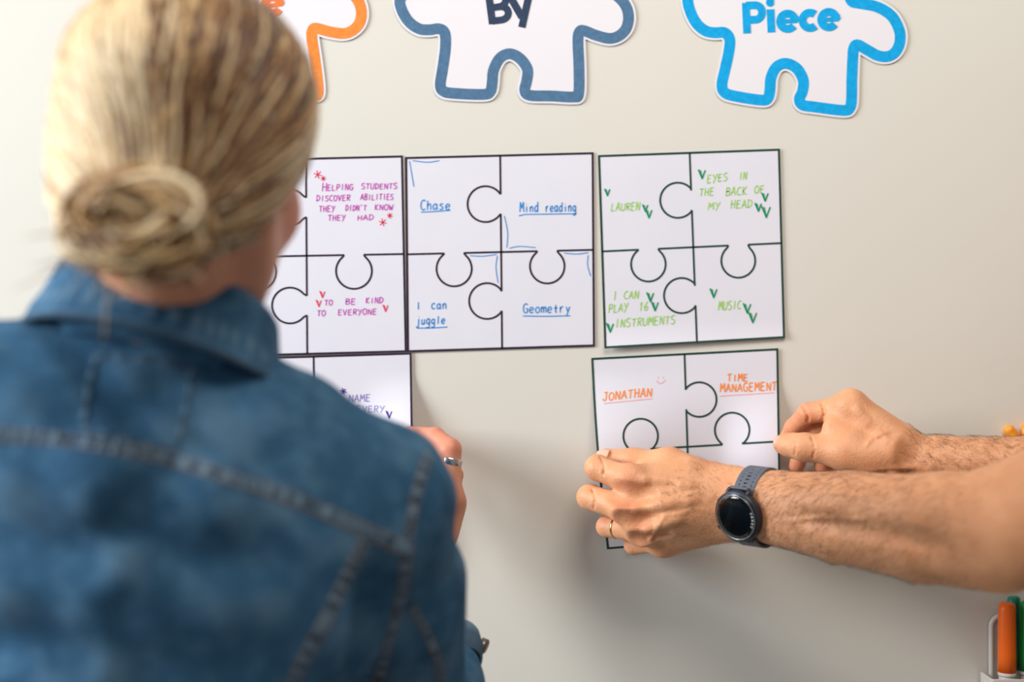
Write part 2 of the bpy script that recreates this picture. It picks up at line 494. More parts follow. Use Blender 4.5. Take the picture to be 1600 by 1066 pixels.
def by_line():
    return [(625,0),(628,16),(639,34),(655,45),(671,46.5),(686,45),(695,52),(696,74),(692,105),(688,133),(694,143),(712,146),(755,147.5),(766,143),(769,129),(771,110),(781,91),
    (796,84),(812,91),(824,108),(823,126),(820,141),(828,149),(862,150),(896,151.5),(904,146),(904.5,105),(903,62),(906,49),(913,48),(931,55),(952,60),(967,56),(978,45),(982,29),(979,12),(968,-3),
    (950,-14),(925,-17),(908,-22),(905,-40),(906,-68),(900,-78),(870,-80),(832,-79),(826,-88),(834,-104),(832,-124),(815,-139),(795,-142),(776,-136),(764,-120),(764,-102),(772,-88),(766,-79),
    (735,-78),(700,-76),(694,-66),(695,-42),(690,-26),(672,-20),(650,-18),(634,-10)]
def w_by(mb, dz):
    poly_letters(mb, bold_B(0), 11.5, dz, (769, 33), 4.55, math.radians(7.5), 1.15)
    poly_letters(mb, bold_y(0), 11.5, dz, (801.5, 28), 4.55, math.radians(7.5))
cutout(by_line(), M['b_slate'], M['t_slate'], w_by, 'slate blue bordered puzzle cut-out reading By, middle of the top row')

pc = [(1075,-4),(1078,16),(1088,36),(1102,48),(1117,51),(1132,51),(1140,61),(1139,80),(1133,108),(1128,133),(1133,145),(1150,150.5),(1190,156.5),(1200,153),(1203,140),(1204.5,122),(1213,105),
    (1228,99),(1245,107),(1255,125),(1254,142),(1249,155),(1254,164),(1272,167),(1318,172.5),(1328,168),(1330.5,155),(1331,125),(1332.5,90),(1334,75),(1340,70),(1355,78),(1372,87),(1388,88),(1400,80),(1406,65),(1405,47),
    (1393,25),(1371,11),(1345,5.5),(1331,2),(1327,-12),(1329,-38),(1332,-62),(1322,-71),(1292,-72),(1262,-74),(1256,-83),(1264,-98),(1264,-118),(1249,-134),(1228,-139),(1208,-133),(1196,-117),(1196,-98),(1203,-84),(1196,-76),
    (1165,-75),(1132,-74),(1126,-64),(1128,-44),(1122,-30),(1104,-26),(1086,-18)]
def w_piece(mb, dz):
    st = bold_P(1.2)+bold_i(10.1)+bold_e(13.4, 2.75)+bold_c(21.6, 2.75)+bold_e(28.4, 2.75)
    poly_letters(mb, st, 12.2, dz, (1162, 48), 4.35, math.radians(2.4), .985)
cutout(pc, M['b_cyan'], M['b_cyan'], w_piece, 'bright blue bordered puzzle cut-out reading Piece, at the right')

def xf_o(x, y):
    a = math.radians(6); dx, dy = x-795, y-0
    return (370+dx*math.cos(a)*1.03+dy*math.sin(a), 9-dx*math.sin(a)*1.0+dy*math.cos(a))
def w_o(mb, dz):
    st = bold_P(1.2)+bold_i(10.1)+bold_e(13.4, 2.75)+bold_c(21.6, 2.75)+bold_e(28.4, 2.75)
    poly_letters(mb, st, 12, dz, (289, 40), 4.55, math.radians(8), .985)
cutout(by_line(), M['b_orange'], M['t_orange'], w_o, 'orange bordered puzzle cut-out partly hidden behind the blonde head', xf=xf_o)

# ------------------------------------------------------------ four-piece puzzle sheets
def notch(c, r, g, side):
    """gap in a line at centre c; circle radius r, on side 'l','r','d','u'; g = cusp half gap; returns arc from first to second cusp"""
    base = {'l': 180, 'r': 0, 'd': 90, 'u': 270}[side]     # pixel space: y grows down
    h = math.degrees(math.asin(min(1, g/r)))
    op = base+180
    a = [math.radians(op+h+(360-2*h)*i/36) for i in range(37)]
    return [(c[0]+r*math.cos(t), c[1]+r*math.sin(t)) for t in a]

def sheet(corners, vt, vb, hl, hr, notches, inkm, label, lift, writings, lw=3.0, edge=None, grid=14):
    """corners TL,TR,BR,BL ; the vertical line vt->vb and horizontal line hl->hr, with notches [(on, centre, r, side)]"""
    TL, TR, BR, BL = [np.array(c, float) for c in corners]
    cc = (TL+TR+BR+BL)/4
    root = empty('puzzle_sheet', W(cc[0], cc[1], .001), label, 'paper', 'four-piece puzzle sheets stuck on the whiteboard')
    def Q(u, v):
        p = (TL*(1-u)+TR*u)*(1-v)+(BL*(1-u)+BR*u)*v
        if edge: p = p+np.array(edge(u, v))
        return p
    n = grid; m = grid
    vs = []; fs = []
    e = .006
    for j in range(m+1):
        for i in range(n+1):
            p = Q(-e+(1+2*e)*i/n, -e+(1+2*e)*j/m); vs.append(W(p[0], p[1], lift(*p)))
    for j in range(m):
        for i in range(n): a = j*(n+1)+i; fs.append((a, a+1, a+n+2, a+n+1))
    o = obj('paper_sheet', vs, fs, M['paper'], root, True)
    mb = MB(); dz = .0002
    b = [Q(t, 0) for t in np.linspace(0, 1, 25)]+[Q(1, t) for t in np.linspace(0, 1, 25)][1:]+[Q(1-t, 1) for t in np.linspace(0, 1, 25)][1:]+[Q(0, 1-t) for t in np.linspace(0, 1, 25)][1:-1]
    ribbon(mb, b, lw+.4, dz, True, lift)
    def line(p0, p1, ns, horiz):
        p0 = np.array(p0, float); p1 = np.array(p1, float); cur = [p0]
        for c, r, side in ns:
            a = notch(c, r, 15.2, side)
            ends = [np.array(a[0]), np.array(a[-1])]
            k = 0 if horiz else 1
            if ends[0][k] > ends[1][k]: a = a[::-1]
            # cusps meet the line
            f = lambda q: p0+(p1-p0)*((q[k]-p0[k])/(p1[k]-p0[k]))
            s0, s1 = f(a[0]), f(a[-1])
            ribbon(mb, subdiv([cur[-1], s0]), lw, dz, lift=lift)
            ribbon(mb, [s0]+[tuple(q) for q in a[1:-1]]+[s1], lw, dz+.00002, lift=lift)
            cur.append(s1)
        ribbon(mb, subdiv([cur[-1], p1]), lw, dz, lift=lift)
    line(vt, vb, [(c, r, s) for on, c, r, s in notches if on == 'v'], False)
    line(hl, hr, [(c, r, s) for on, c, r, s in notches if on == 'h'], True)
    mb.obj('printed_puzzle_lines', inkm, root, False)
    for name, m, fn in writings:
        pc_ = Pieces(); fn(pc_, lift)
        for nm, q in pc_.list: q.obj(nm, m, root, False)
    return root

flat = lambda x, y: .0012
def vmark(mb, x, y, s, lf, w=2.4, dz=.0003):
    mb.start('tick_mark')
    ribbon(mb, [(x-s*.45, y-s*.6), (x+s*.05, y+s*.6), (x+s*.45, y-s*.5)], w, dz, lift=lf)
    ribbon(mb, [(x-s*.2, y-s*.5), (x+s*.05, y+s*.5)], w*.8, dz+.0001, lift=lf)
def star(mb, x, y, s, lf, w=1.4):
    mb.start('star_mark')
    for a in (15, 75, 135):
        c, q = math.cos(math.radians(a)), math.sin(math.radians(a))
        ribbon(mb, [(x-c*s, y-q*s), (x+c*s, y+q*s)], w, .0003, lift=lf)

# magenta sheet
def mA(mb, lf):
    for t, a, b, y, h, r in (('ELPING', 511, 551, 298, 9.6, 1), ('STUDENTS', 564, 620, 295.5, 8.6, .5), ('DISCOVER', 494, 546.5, 314.5, 9, 1), ('ABILITIES', 563, 614, 312.5, 9, .5),
        ('THEY', 498, 522.5, 331, 8.8, .5), ("DIDN'T", 539.5, 572, 329.6, 8.6, .5), ('KNOW', 585, 613.4, 328.6, 8.6, .3), ('THEY', 512, 539, 345, 8.4, .5), ('HAD', 558, 583, 344.4, 8.6, .3),
        ('TO', 506.6, 519, 477.4, 8.8, 0), ('BE', 539, 555, 475.6, 8.6, 0), ('KIND', 571, 598, 474, 8.8, .4), ('TO', 495, 508, 494, 8.8, 0), ('EVERYONE', 527.6, 588, 492.6, 9, 1)):
        write(mb, t, a, b, y, h, 1.25, rise=r, lift=lf)
    write(mb, 'H', 502.5, 510, 299, 14, 1.3, lift=lf)
def mAr(mb, lf):
    star(mb, 496.4, 272.8, 6.6, lf); star(mb, 505, 279, 4.2, lf); star(mb, 598, 347.5, 6.2, lf); star(mb, 609, 337, 4.6, lf)
    for x, y in ((503.4, 460), (497.7, 474), (602, 481.5)): vmark(mb, x, y, 9, lf, 1.6)
def fA(p):
    pass
sheet([(328, 252), (628, 244.5), (634, 549), (334, 557)], (478, 248), (480, 553), (330, 402.5), (631, 397),
      [('v', (452, 324), 28, 'l'), ('v', (453, 477.5), 28, 'l'), ('h', (403, 425), 28, 'd'), ('h', (553, 423.5), 28, 'd')], M['ink_black'],
      'puzzle sheet with magenta handwriting, beside the blonde woman\'s cheek', flat, [('handwriting', M['magenta'], mA), ('red_marks', M['red'], mAr)])
# blue sheet
def mB(mb, lf):
    write(mb, 'Chase', 656.7, 703, 328, 14.5, 1.6, rise=.5, slant=.05, lift=lf); mb.start('underline'); ribbon(mb, [(657.6, 331.5), (680, 330.5), (703.6, 328.6)], 1.5, .0003, lift=lf)
    write(mb, 'Mind', 812, 841, 331.5, 14, 1.6, rise=.6, slant=.02, lift=lf); write(mb, 'reading', 852, 900, 331, 13.4, 1.6, rise=.6, slant=.02, lift=lf)
    mb.start('underline'); ribbon(mb, [(810.5, 337.2), (820, 335), (900.8, 334)], 1.5, .0003, lift=lf)
    write(mb, 'I', 651, 656, 483.5, 11, 1.6, slant=0, lift=lf); write(mb, 'can', 673.6, 697.5, 483, 13.5, 1.6, slant=.04, lift=lf)
    write(mb, 'juggle', 650, 695, 507, 12.5, 1.6, rise=1, slant=.08, lift=lf); mb.start('underline'); ribbon(mb, [(651, 512.8), (675, 512.6), (699, 511)], 1.5, .0003, lift=lf)
    write(mb, 'Geometry', 817, 890.6, 489, 13.6, 1.6, rise=.4, slant=.04, lift=lf); mb.start('underline'); ribbon(mb, [(816.9, 493.8), (850, 494.3), (891, 493.5)], 1.5, .0003, lift=lf)
def mBt(mb, lf):
    for p in ([(639.8, 252), (646.5, 291.8)], [(644.6, 251), (668, 253.5), (686.4, 251)], [(788, 337.4), (793, 363.6), (791.7, 387)], [(796, 388), (811.5, 385), (837, 387)], [(735, 399.6), (754, 400.4), (776, 397.7)],
        [(777, 400), (774.8, 418), (778, 441.8)], [(881.6, 395.5), (900.8, 397), (919, 394.9)], [(919, 398.7), (918, 414.6), (923, 431.6)]):
        mb.start('corner_mark'); ribbon(mb, catmull(p, 6), 1.3, .0003, lift=lf)
sheet([(634.5, 247), (926, 239.5), (928, 540), (637.5, 549)], (781.5, 243), (784.5, 545), (636, 397.5), (926.5, 390.5),
      [('v', (758.5, 319), 28, 'l'), ('v', (761, 470.5), 28, 'l'), ('h', (709.5, 420), 27.5, 'd'), ('h', (855, 416), 27, 'd')], M['ink_black'],
      'puzzle sheet with blue handwriting and thin blue corner marks, second in the row', flat, [('handwriting', M['blue'], mB), ('corner_marks', M['blue'], mBt)])
# green sheet
def mC(mb, lf):
    for t, a, b, y, h, r in (('LAUREN', 954, 999, 329.5, 12, 1), ('EYES', 1104, 1136, 286, 12, 4), ('IN', 1154, 1166, 281, 11, 1), ('THE', 1092, 1114.6, 306.5, 12, 1), ('BACK', 1133, 1166, 306, 12.4, 1.6), ('OF', 1178, 1193, 302.5, 11.5, 1),
        ('MY', 1106, 1124, 328, 12, 1), ('HEAD', 1141, 1174, 326, 12.4, 1.6), ('I', 957, 963, 469, 13.5, 0), ('CAN', 974, 997, 467.5, 12, 1), ('PLAY', 950, 980, 489, 12.5, 3), ('16', 997.5, 1012, 486, 13, 1), ('INSTRUMENTS', 960, 1054, 512, 12.6, 6), ('MUSIC', 1122, 1157, 485, 13, 2.4)):
        write(mb, t, a, b, y, h, 1.35, rise=r, slant=.18, lift=lf)
def mCg(mb, lf):
    for x, y, s in ((948.7, 300.4, 9), (1008, 325, 9), (1013.5, 334, 11), (1096.5, 272, 12), (1195, 307.7, 11), (1184.5, 323.7, 11), (1196.6, 331, 15), (1015.7, 464, 12), (1023, 478.5, 12), (952.9, 512, 12), (1114.6, 458, 12), (1167, 481.6, 13), (1175.6, 496, 14)):
        vmark(mb, x, y, s, lf, 2.2)
sheet([(936, 244), (1217, 234), (1225, 527), (946, 543)], (1077.5, 239), (1089, 537), (940.5, 393), (1221, 380),
      [('v', (1059, 313), 27.5, 'l'), ('v', (1065, 462), 27.5, 'l'), ('h', (1013, 413), 27, 'd'), ('h', (1153.5, 407.5), 26.5, 'd')], M['ink_dgreen'],
      'puzzle sheet with lime green handwriting and dark green ticks, third in the row', lambda x, y: .0014+.004*max(0, (y-500)/43)**2, [('handwriting', M['lime'], mC), ('green_ticks', M['green'], mCg)], grid=48)
# orange sheet, being stuck on by the man
def sst(x, a, b):
    t = min(1, max(0, (x-a)/(b-a))); return t*t*(3-2*t)
def liftD(x, y):
    return .0016+.024*(1-sst(x, 930, 1150))*sst(y, 575, 720)*(1-.6*sst(y, 760, 850))+.012*sst(x, 1120, 1215)*sst(y, 590, 700)*(1-.5*sst(y, 730, 840))
def mD(mb, lf):
    write(mb, 'JONATHAN', 941, 1018, 626.5, 13, 1.8, rise=7, slant=.1, lift=lf)
    write(mb, 'TIME', 1136, 1168, 596.5, 11, 1.7, rise=1, slant=.05, lift=lf); write(mb, 'MANAGEMENT', 1125, 1213, 613, 12.4, 1.7, rise=3, slant=.05, lift=lf)
def mDp(mb, lf):
    mb.start('underline'); ribbon(mb, subdiv([(943.6, 630.5), (1018.8, 623)]), 1.3, .0003, lift=lf); mb.start('underline'); ribbon(mb, subdiv([(1124.8, 619), (1210, 613.7)]), 1.2, .0003, lift=lf)
    mb.start('smiley_face'); ribbon(mb, catmull([(1025.5, 595), (1032, 599.5), (1039.5, 594)], 6), 1.2, .0003, lift=lf)
    for x in (1028, 1036): ribbon(mb, [(x, 589), (x+.3, 591)], 1.3, .0003, lift=lf)
sheet([(925.5, 561), (1214.5, 546), (1219, 836), (950, 857)], (1069.5, 553), (1079, 848), (936.5, 706.5), (1215.5, 690),
      [('v', (1092.5, 624.5), 27, 'r'), ('v', (1098, 775), 27, 'r'), ('h', (1001, 681.5), 27, 'u'), ('h', (1144, 672), 27, 'u')], M['ink_dgreen'],
      'puzzle sheet with orange handwriting and a smiley, held by the man\'s hands', liftD, [('handwriting', M['orange'], mD), ('pink_underlines_and_smiley', M['pink'], mDp)],
      edge=lambda u, v: (-3.2*math.sin(PI*v)*(1-u), 0), grid=40)
# purple sheet behind the shoulder
def mE(mb, lf):
    write(mb, 'NAME', 544, 578, 628.5, 11.5, 1.2, rise=1, lift=lf); write(mb, 'EVERY', 556, 600, 645, 10.5, 1.2, rise=1, lift=lf)
def mEd(mb, lf):
    star(mb, 536, 612, 5.5, lf, 1.8); vmark(mb, 607.5, 648, 10, lf, 1.8)
sheet([(340, 562), (641.5, 552.5), (646, 852), (346, 862)], (490, 557.5), (494, 857), (343, 712), (644, 702),
      [('v', (466, 634), 28, 'l'), ('v', (468, 784), 28, 'l'), ('h', (418, 736), 28, 'd'), ('h', (568, 730), 28, 'd')], M['ink_black'],
      'puzzle sheet with purple handwriting, mostly hidden by the denim shoulder', lambda x, y: .0018+.016*sst(x, 560, 645)*sst(y, 580, 690), [('handwriting', M['purple'], mE), ('deep_purple_marks', M['dpurple'], mEd)], grid=30)
# ------------------------------------------------------------ markers in their holder, orange magnet
M['cap_orange'] = mat('orange_plastic', lin(255, 110, 10), rough=.35)
M['cap_green'] = mat('green_plastic', lin(14, 150, 70), rough=.35)
M['cap_teal'] = mat('teal_plastic', lin(10, 140, 110), rough=.35)
M['marker_body'] = mat('white_plastic', lin(228, 224, 222), rough=.35)
M['clear'] = mat('clear_plastic', lin(236, 236, 242), rough=.12, trans=.55)
def lathe(mb, c, prof, n=28, ribs=0):
    vs = []; fs = []
    for i, (z, r) in enumerate(prof):
        for k in range(n):
            a = 2*PI*k/n; rr = r*(1+(ribs if k % 2 else 0))
            vs.append((c[0]+rr*math.cos(a), c[1]+rr*math.sin(a), c[2]+z))
    for i in range(len(prof)-1):
        for k in range(n): fs.append((i*n+k, i*n+(k+1) % n, (i+1)*n+(k+1) % n, (i+1)*n+k))
    fs += [tuple(range(n))[::-1], tuple((len(prof)-1)*n+k for k in range(n))]
    mb.add(vs, fs)
def marker(px, ptop, pcap, d, r, capm, label):
    top = W(px, ptop, d); cb = W(px, pcap, d); H = top[2]-cb[2]
    root = empty('marker_pen', (cb[0], cb[1], cb[2]-.062), label, 'marker', 'markers standing in the holder')
    mb = MB(); lathe(mb, cb, [(0, r), (H*.25, r*.99), (H*.55, r*.97), (H*.9, r*.93), (H*.975, r*.86), (H, r*.6)], 24, .025)
    mb.obj('cap', capm, root)
    mb = MB(); lathe(mb, cb-np.array((0, 0, .004)), [(0, r*.95), (.0006, r*1.0), (.0032, r*1.0), (.0038, r*.93)], 24); mb.obj('collar_ring', M['marker_body'], root)
    mb = MB(); lathe(mb, cb-np.array((0, 0, .062)), [(0, r*.7), (.002, r*.88), (.056, r*.9), (.0585, r*.86)], 24); mb.obj('barrel', M['marker_body'], root)
    mb = MB(); lathe(mb, cb-np.array((0, 0, .05)), [(0, r*.905), (.012, r*.915), (.034, r*.915), (.0345, r*.9)], 24); mb.obj('colour_band', capm, root)
    return root
marker(1573.5, 942, 1050, .030, .0092, M['cap_orange'], 'bright orange capped marker, front left in the holder')
marker(1608, 939, 1048, .030, .0095, M['cap_green'], 'green capped marker right of the orange one')
marker(1584, 932, 1046, .013, .0072, M['cap_teal'], 'teal capped marker behind the orange one')
# holder: back plate frame and front pocket
hold = empty('marker_holder', W(1650, 1160, .01), 'white plastic marker holder stuck on the board at lower right', 'holder')
def rrect(x0, y0, x1, y1, r, n=6):
    out = []
    for cx, cy, a0 in ((x1-r, y0+r, -90), (x1-r, y1-r, 0), (x0+r, y1-r, 90), (x0+r, y0+r, 180)):
        for i in range(n+1):
            a = math.radians(a0+90*i/n); out.append((cx+r*math.cos(a), cy+r*math.sin(a)))
    return out
R0 = rrect(1549, 963, 1752, 1190, 16)
P3 = [W(x, y, .006) for x, y in R0]+[W(*R0[0], .006)]
mb = MB(); mb.tube(P3, .0028, 8, cap=False); mb.obj('back_frame', M['marker_body'], hold)
mb = MB()
tri = tessellate_polygon([[Vector((p[0], p[1], 0)) for p in R0]])
mb.add([W(x, y, .003) for x, y in R0], tri); mb.add([W(x, y, .0045) for x, y in R0], tri); o = mb.obj('back_plate', M['marker_body'], hold, False)
def bx(name, px0, py0, px1, py1, d0, d1, m, parent, bev=.001):
    a = W(px0, py0, d1); b = W(px1, py1, d1)
    bm = bmesh.new(); bmesh.ops.create_cube(bm, size=1)
    for v in bm.verts:
        v.co = Vector(((a[0]+b[0])/2+v.co.x*(b[0]-a[0]), -(d0+d1)/2+v.co.y*(d1-d0), (a[2]+b[2])/2+v.co.z*(a[2]-b[2])))
    return bmobj(name, bm, m, parent, bevel=bev)
bx('front_panel', 1551, 1062, 1758, 1190, .041, .0435, M['marker_body'], hold)
bx('side_panel', 1549, 1062, 1552.5, 1190, .004, .041, M['marker_body'], hold)
bx('side_panel', 1756, 1062, 1759, 1190, .004, .041, M['marker_body'], hold)
bx('bottom_panel', 1551, 1188, 1758, 1194, .004, .041, M['marker_body'], hold)

mg = empty('flower_magnet', W(1600, 700, .006), 'orange and yellow petalled magnet peeking over the far forearm', 'magnet')
M['petal'] = mat('orange_petal', lin(255, 160, 50), rough=.4, noise=(60, lin(255, 205, 90), .8))
M['petal_core'] = mat('red_orange_plastic', lin(226, 84, 40), rough=.4)
for i in range(7):
    a = math.radians(128-i*360/7)
    F = Field(W(1540, 770, .02)-.01, W(1660, 640, 0)+.012, .001)
    c0 = np.array(W(1598, 700, .007)); dr = np.array((math.cos(a), 0, math.sin(a)))
    F.chain([c0+dr*.010, c0+dr*.0165, c0+dr*.0225], [.004, .0052, .0062], k=.003)
    V, Fq = F.mesh(); obj('petal', V, Fq, M['petal'], mg)
F = Field(W(1560, 750, .02)-.01, W(1640, 670, 0)+.01, .001); F.ell(W(1598, 700, .008), (.012, .007, .012))
V, Fq = F.mesh(); obj('magnet_centre', V, Fq, M['petal_core'], mg)

# ------------------------------------------------------------ the human head (shared by both figures)
def head_field(F, o, R, s=1.0, male=False):
    o = np.asarray(o, float); L = lambda x, y, z: o+R@(np.array((x, y, z))*s)
    E = lambda c, r, k=.01, op='u': F.ell(L(*c), np.array(r)*s, R, k, op)
    Cp = lambda a, b, ra, rb=None, k=.01, op='u': F.cap(L(*a), L(*b), ra*s, (rb if rb else ra)*s, k, op)
    E((0, -.012, .035), (.074, .092, .085), .01)
    E((0, .035, -.028), (.059, .055, .082), .03)
    for sx in (-1, 1):
        Cp((sx*.053, .0, -.045), (sx*.022, .07, -.098), .018, .014, .025)
        E((sx*.036, .06, -.028), (.024, .022, .024), .02)
        Cp((sx*.014, .083, .022), (sx*.044, .07, .024), .008, .006, .012)
    E((0, .074, -.1), (.019, .015, .015), .02)
    Cp((0, .083, .005), (0, .104, -.028), .007, .0095, .01)
    for sx in (-1, 1): E((sx*.012, .094, -.034), (.008, .009, .007), .006)
    for sx in (-1, 1):
        E((sx*.031, .094, .004), (.016, .012, .010), .010, 's')
        E((sx*.031, .078, .004), (.0165, .0135, .0125), .004)
    Cp((-.02, .084, -.059), (0, .0935, -.0565), .004, .0055, .006); Cp((0, .0935, -.0565), (.02, .084, -.059), .0055, .004, .006)
    Cp((-.018, .084, -.068), (0, .092, -.07), .0045, .0065, .006); Cp((0, .092, -.07), (.018, .084, -.068), .0065, .0045, .006)
    Cp((-.022, .095, -.0635), (.022, .095, -.0635), .0018, None, .004, 's')
    for sx in (-1, 1):
        E((sx*.078, -.008, -.004), (.008, .019, .031), .006)
        E((sx*.086, -.004, -.002), (.006, .010, .018), .005, 's')
    return L

def eyes(L, R, s, parent, iris):
    for sx in (-1, 1):
        mb = MB()
        c = L(sx*.031, .0785, .004)
        for (rad, off, m, nm) in ((.0135, 0, M['eye_white'], 'eyeball'), (.0062, .0085, iris, 'iris')):
            bm = bmesh.new(); bmesh.ops.create_uvsphere(bm, u_segments=16, v_segments=10, radius=rad*s)
            cc = c+R@np.array((0, off, 0))*s
            for v in bm.verts: v.co += Vector(cc)
            bmobj(nm, bm, m, parent, True)

M['eye_white'] = mat('eye_white', lin(235, 230, 225), rough=.2)
M['iris_blue'] = mat('iris_blue', lin(70, 100, 120), rough=.1)
M['iris_brown'] = mat('iris_brown', lin(70, 44, 26), rough=.1)

# ------------------------------------------------------------ the man on the right
M['skin_m'] = mat('tanned_skin', lin(226, 166, 124), rough=.48, spec=.42, sss=.12, sss_scale=.006, noise=(38, lin(208, 142, 100), .6), bump=(420, .6, .0009), attr=('blush', lin(222, 128, 98)))
M['skin_w'] = mat('fair_skin', lin(214, 152, 122), rough=.5, spec=.35, sss=.12, sss_scale=.006, noise=(40, lin(204, 138, 108), .5), bump=(500, .2, .0005), attr=('blush', lin(214, 118, 100)))
M['nail'] = mat('fingernail', lin(230, 180, 156), rough=.35)
M['crease'] = None

def blush_attr(V, pts, base=0.0):
    b = np.full(len(V), base, dtype=np.float32)
    for p, r, a in pts:
        d = np.linalg.norm(V-np.asarray(p), axis=1)/r
        b = np.maximum(b, a*np.clip(1-d, 0, 1)**.7)
    return b

def finger(F, pts, r, k=.004, seg=True):
    """pts: MCP, PIP, DIP, tip"""
    F.cap(pts[0], pts[1], r[0], r[1], .008)
    F.cap(pts[1], pts[2], r[1], r[2], .003)
    F.cap(pts[2], pts[3], r[2], r[3], .003)
    if len(r) > 4: pass

def nail(c, n, along, w, l, parent):
    """small curved nail plate at c facing n, long axis along"""
    n = unit(n); al = np.asarray(along, float); al = unit(al-n*np.dot(al, n)); sd = np.cross(al, n)
    mb = MB(); N_ = 8
    vs = []; fs = []
    for j in range(N_+1):
        v = -1+2*j/N_
        for i in range(N_+1):
            u = -1+2*i/N_
            ww = w*(1-.25*max(0, v)**3-.12*max(0, -v)**2)
            vs.append(np.asarray(c)+sd*u*ww+al*v*l*(1-.14*u*u)-n*(.28*w*u*u*1.6+.10*l*v*v))
    for j in range(N_):
        for i in range(N_): a = j*(N_+1)+i; fs.append((a, a+1, a+N_+2, a+N_+1))
    o = obj('fingernail', vs, fs, M['nail'], parent)
    sd_ = o.modifiers.new('t', 'SOLIDIFY'); sd_.thickness = .0007; sd_.offset = 0
    return o

man = empty('person', (.98, -.30, 0), 'bare-armed person at right, both hands holding the orange-inked sheet', 'person')

h = .00125
# --- left arm (the one with the watch)
wr = W(1142, 786, .092)
el = W(1565, 842, .285)
fa = lambda t: wr+(el-wr)*t
lo = np.minimum(W(895, 880, 0), W(895, 700, 0))-.01
F = Field((W(893, 0, 0)[0]-.005, -.37, W(0, 932, .3)[2]-.03), (.585, .0, W(0, 690, .05)[2]+.02), h)
# forearm: tapering, two muscle masses and the ulna edge below
axA = unit(el-wr); nA = unit(np.array((0, -1, .05))-axA*np.dot((0, -1, .05), axA)); uA = np.cross(axA, nA)
if uA[2] < 0: uA = -uA
def FA(t, u, n): return fa(t)+uA*u+nA*n
F.chain([FA(-.08, .001, 0), FA(.10, .001, 0), FA(.2, .001, 0), FA(.45, 0, 0), FA(.75, -.001, 0), FA(1.0, -.002, 0)], [.0335, .0335, .0345, .041, .0455, .043], k=.006, n=nA, fl=1.30)
F.chain([FA(.18, .008, .006), FA(.5, .012, .009), FA(.8, .016, .010), FA(1.02, .014, .006)], [.019, .026, .031, .028], k=.014)       # brachioradialis
F.chain([FA(.12, -.012, .006), FA(.45, -.017, .008), FA(.75, -.021, .010), FA(.97, -.022, .006)], [.016, .0215, .0245, .021], k=.008)  # extensors
F.chain([FA(.38, -.003, .034), FA(.62, -.007, .0445), FA(.86, -.010, .0455)], [.0034, .0055, .0045], k=.012, op='s')        # groove between
F.ell(FA(1.02, -.020, .0), (.019, .02, .018), None, .016)                                                                 # elbow point
sh = np.array((.70, -.40, 1.365))
F.chain([FA(1.0, .004, 0), el+(sh-el)*.22+np.array((0, 0, .010)), el+(sh-el)*.55, sh], [.036, .040, .050, .056], k=.022)
F.chain([FA(.86, .020, .004), el+(sh-el)*.25+np.array((-.012, 0, .022))], [.026, .032], k=.02)
# hand
mcp = [W(990, 752, .086), W(986, 799, .094), W(1006, 830, .088), W(1036, 846, .070)]
pip = [W(933, 731, .066), W(921, 777, .064), W(948, 823, .058), W(990, 852, .045)]
dip = [W(932, 728, .040), W(921, 778, .035), W(948, 823, .032), W(990, 848, .022)]
tip = [W(948, 724, .015), W(945, 783, .014), W(970, 826, .014), W(1015, 846, .012)]
rr = [(.0128, .0122, .0106, .0086), (.0130, .0124, .0104, .0088), (.0118, .0103, .0094, .0080), (.0106, .0094, .0084, .0074)]
wp = [FA(.0, .016, -.002), FA(.0, .006, .002), FA(.0, -.006, .002), FA(.02, -.016, -.002)]
for i in range(4):
    F.cap(wp[i], mcp[i], .0175, .0135, .012)
    finger(F, [mcp[i], pip[i], dip[i], tip[i]], rr[i])
for i in range(3):
    F.cap((wp[i]+wp[i+1])/2+np.array((0, .006, 0)), (mcp[i]*.75+wp[i]*.25+mcp[i+1]*.75+wp[i+1]*.25)/2+np.array((.0, .005, 0)), .017, .012, .012)
F.ell((wr+mcp[1]+mcp[3])/3+np.array((.0, .012, -.001)), (.040, .016, .026), None, .012)
# knuckle heads
kn = [W(983, 747, .0925), W(975, 797, .1005), W(1000, 831, .0945), W(1036, 852, .0765)]
for i in range(4): F.ell(kn[i]+np.array((0, .0025, 0)), ((.010, .0060, .0090), (.010, .0060, .0090), (.009, .0058, .0085), (.008, .0056, .0078))[i], None, .016)
F.ell((mcp[1]+wr)/2+np.array((.004, -.0005, .001)), (.040, .0185, .024), None, .014)
# thumb lying along the top edge of the sheet
th = [W(1108, 752, .078), W(1046, 726, .062), W(990, 720, .050), W(949, 713.5, .040)]
F.chain(th, [.0185, .0155, .0108, .0082], k=.010)
F.cap(W(1075, 742, .08), W(1010, 742, .075), .016, .010, .012)       # web between thumb and index
# ulnar edge of the hand
F.cap(W(1128, 808, .085), W(1050, 838, .062), .017, .0135, .014)
# valleys between the knuckles, tendons, veins, finger creases (laid on the finished surface)
F.ridge([(962, 772), (985, 775), (1012, 777)], .005, .0010, .012, 's')
F.ridge([(968, 814), (990, 816), (1018, 813)], .005, .0009, .012, 's')
F.ridge([(990, 846), (1012, 846), (1035, 838)], .004, .0008, .010, 's')
F.ridge([(1000, 750), (1040, 752), (1085, 762)], .0022, .0005, .006)
F.ridge([(995, 795), (1035, 788), (1085, 782)], .0022, .0004, .007)
F.ridge([(1012, 826), (1035, 817), (1060, 810)], .0020, .0002, .008)
F.ridge([(1030, 806), (1062, 803), (1085, 795), (1110, 800)], .0011, .0004, .003)
F.ridge([(1014, 846), (1026, 826), (1040, 806)], .0011, .0006, .003)
F.ridge([(1048, 765), (1068, 775), (1090, 770), (1112, 778)], .0010, .0004, .003)
F.ridge([(938, 713), (944, 728), (943, 742)], .0008, .0003, .0015, 's')
F.ridge([(925, 765), (930, 780), (927, 796)], .0008, .0003, .0015, 's')
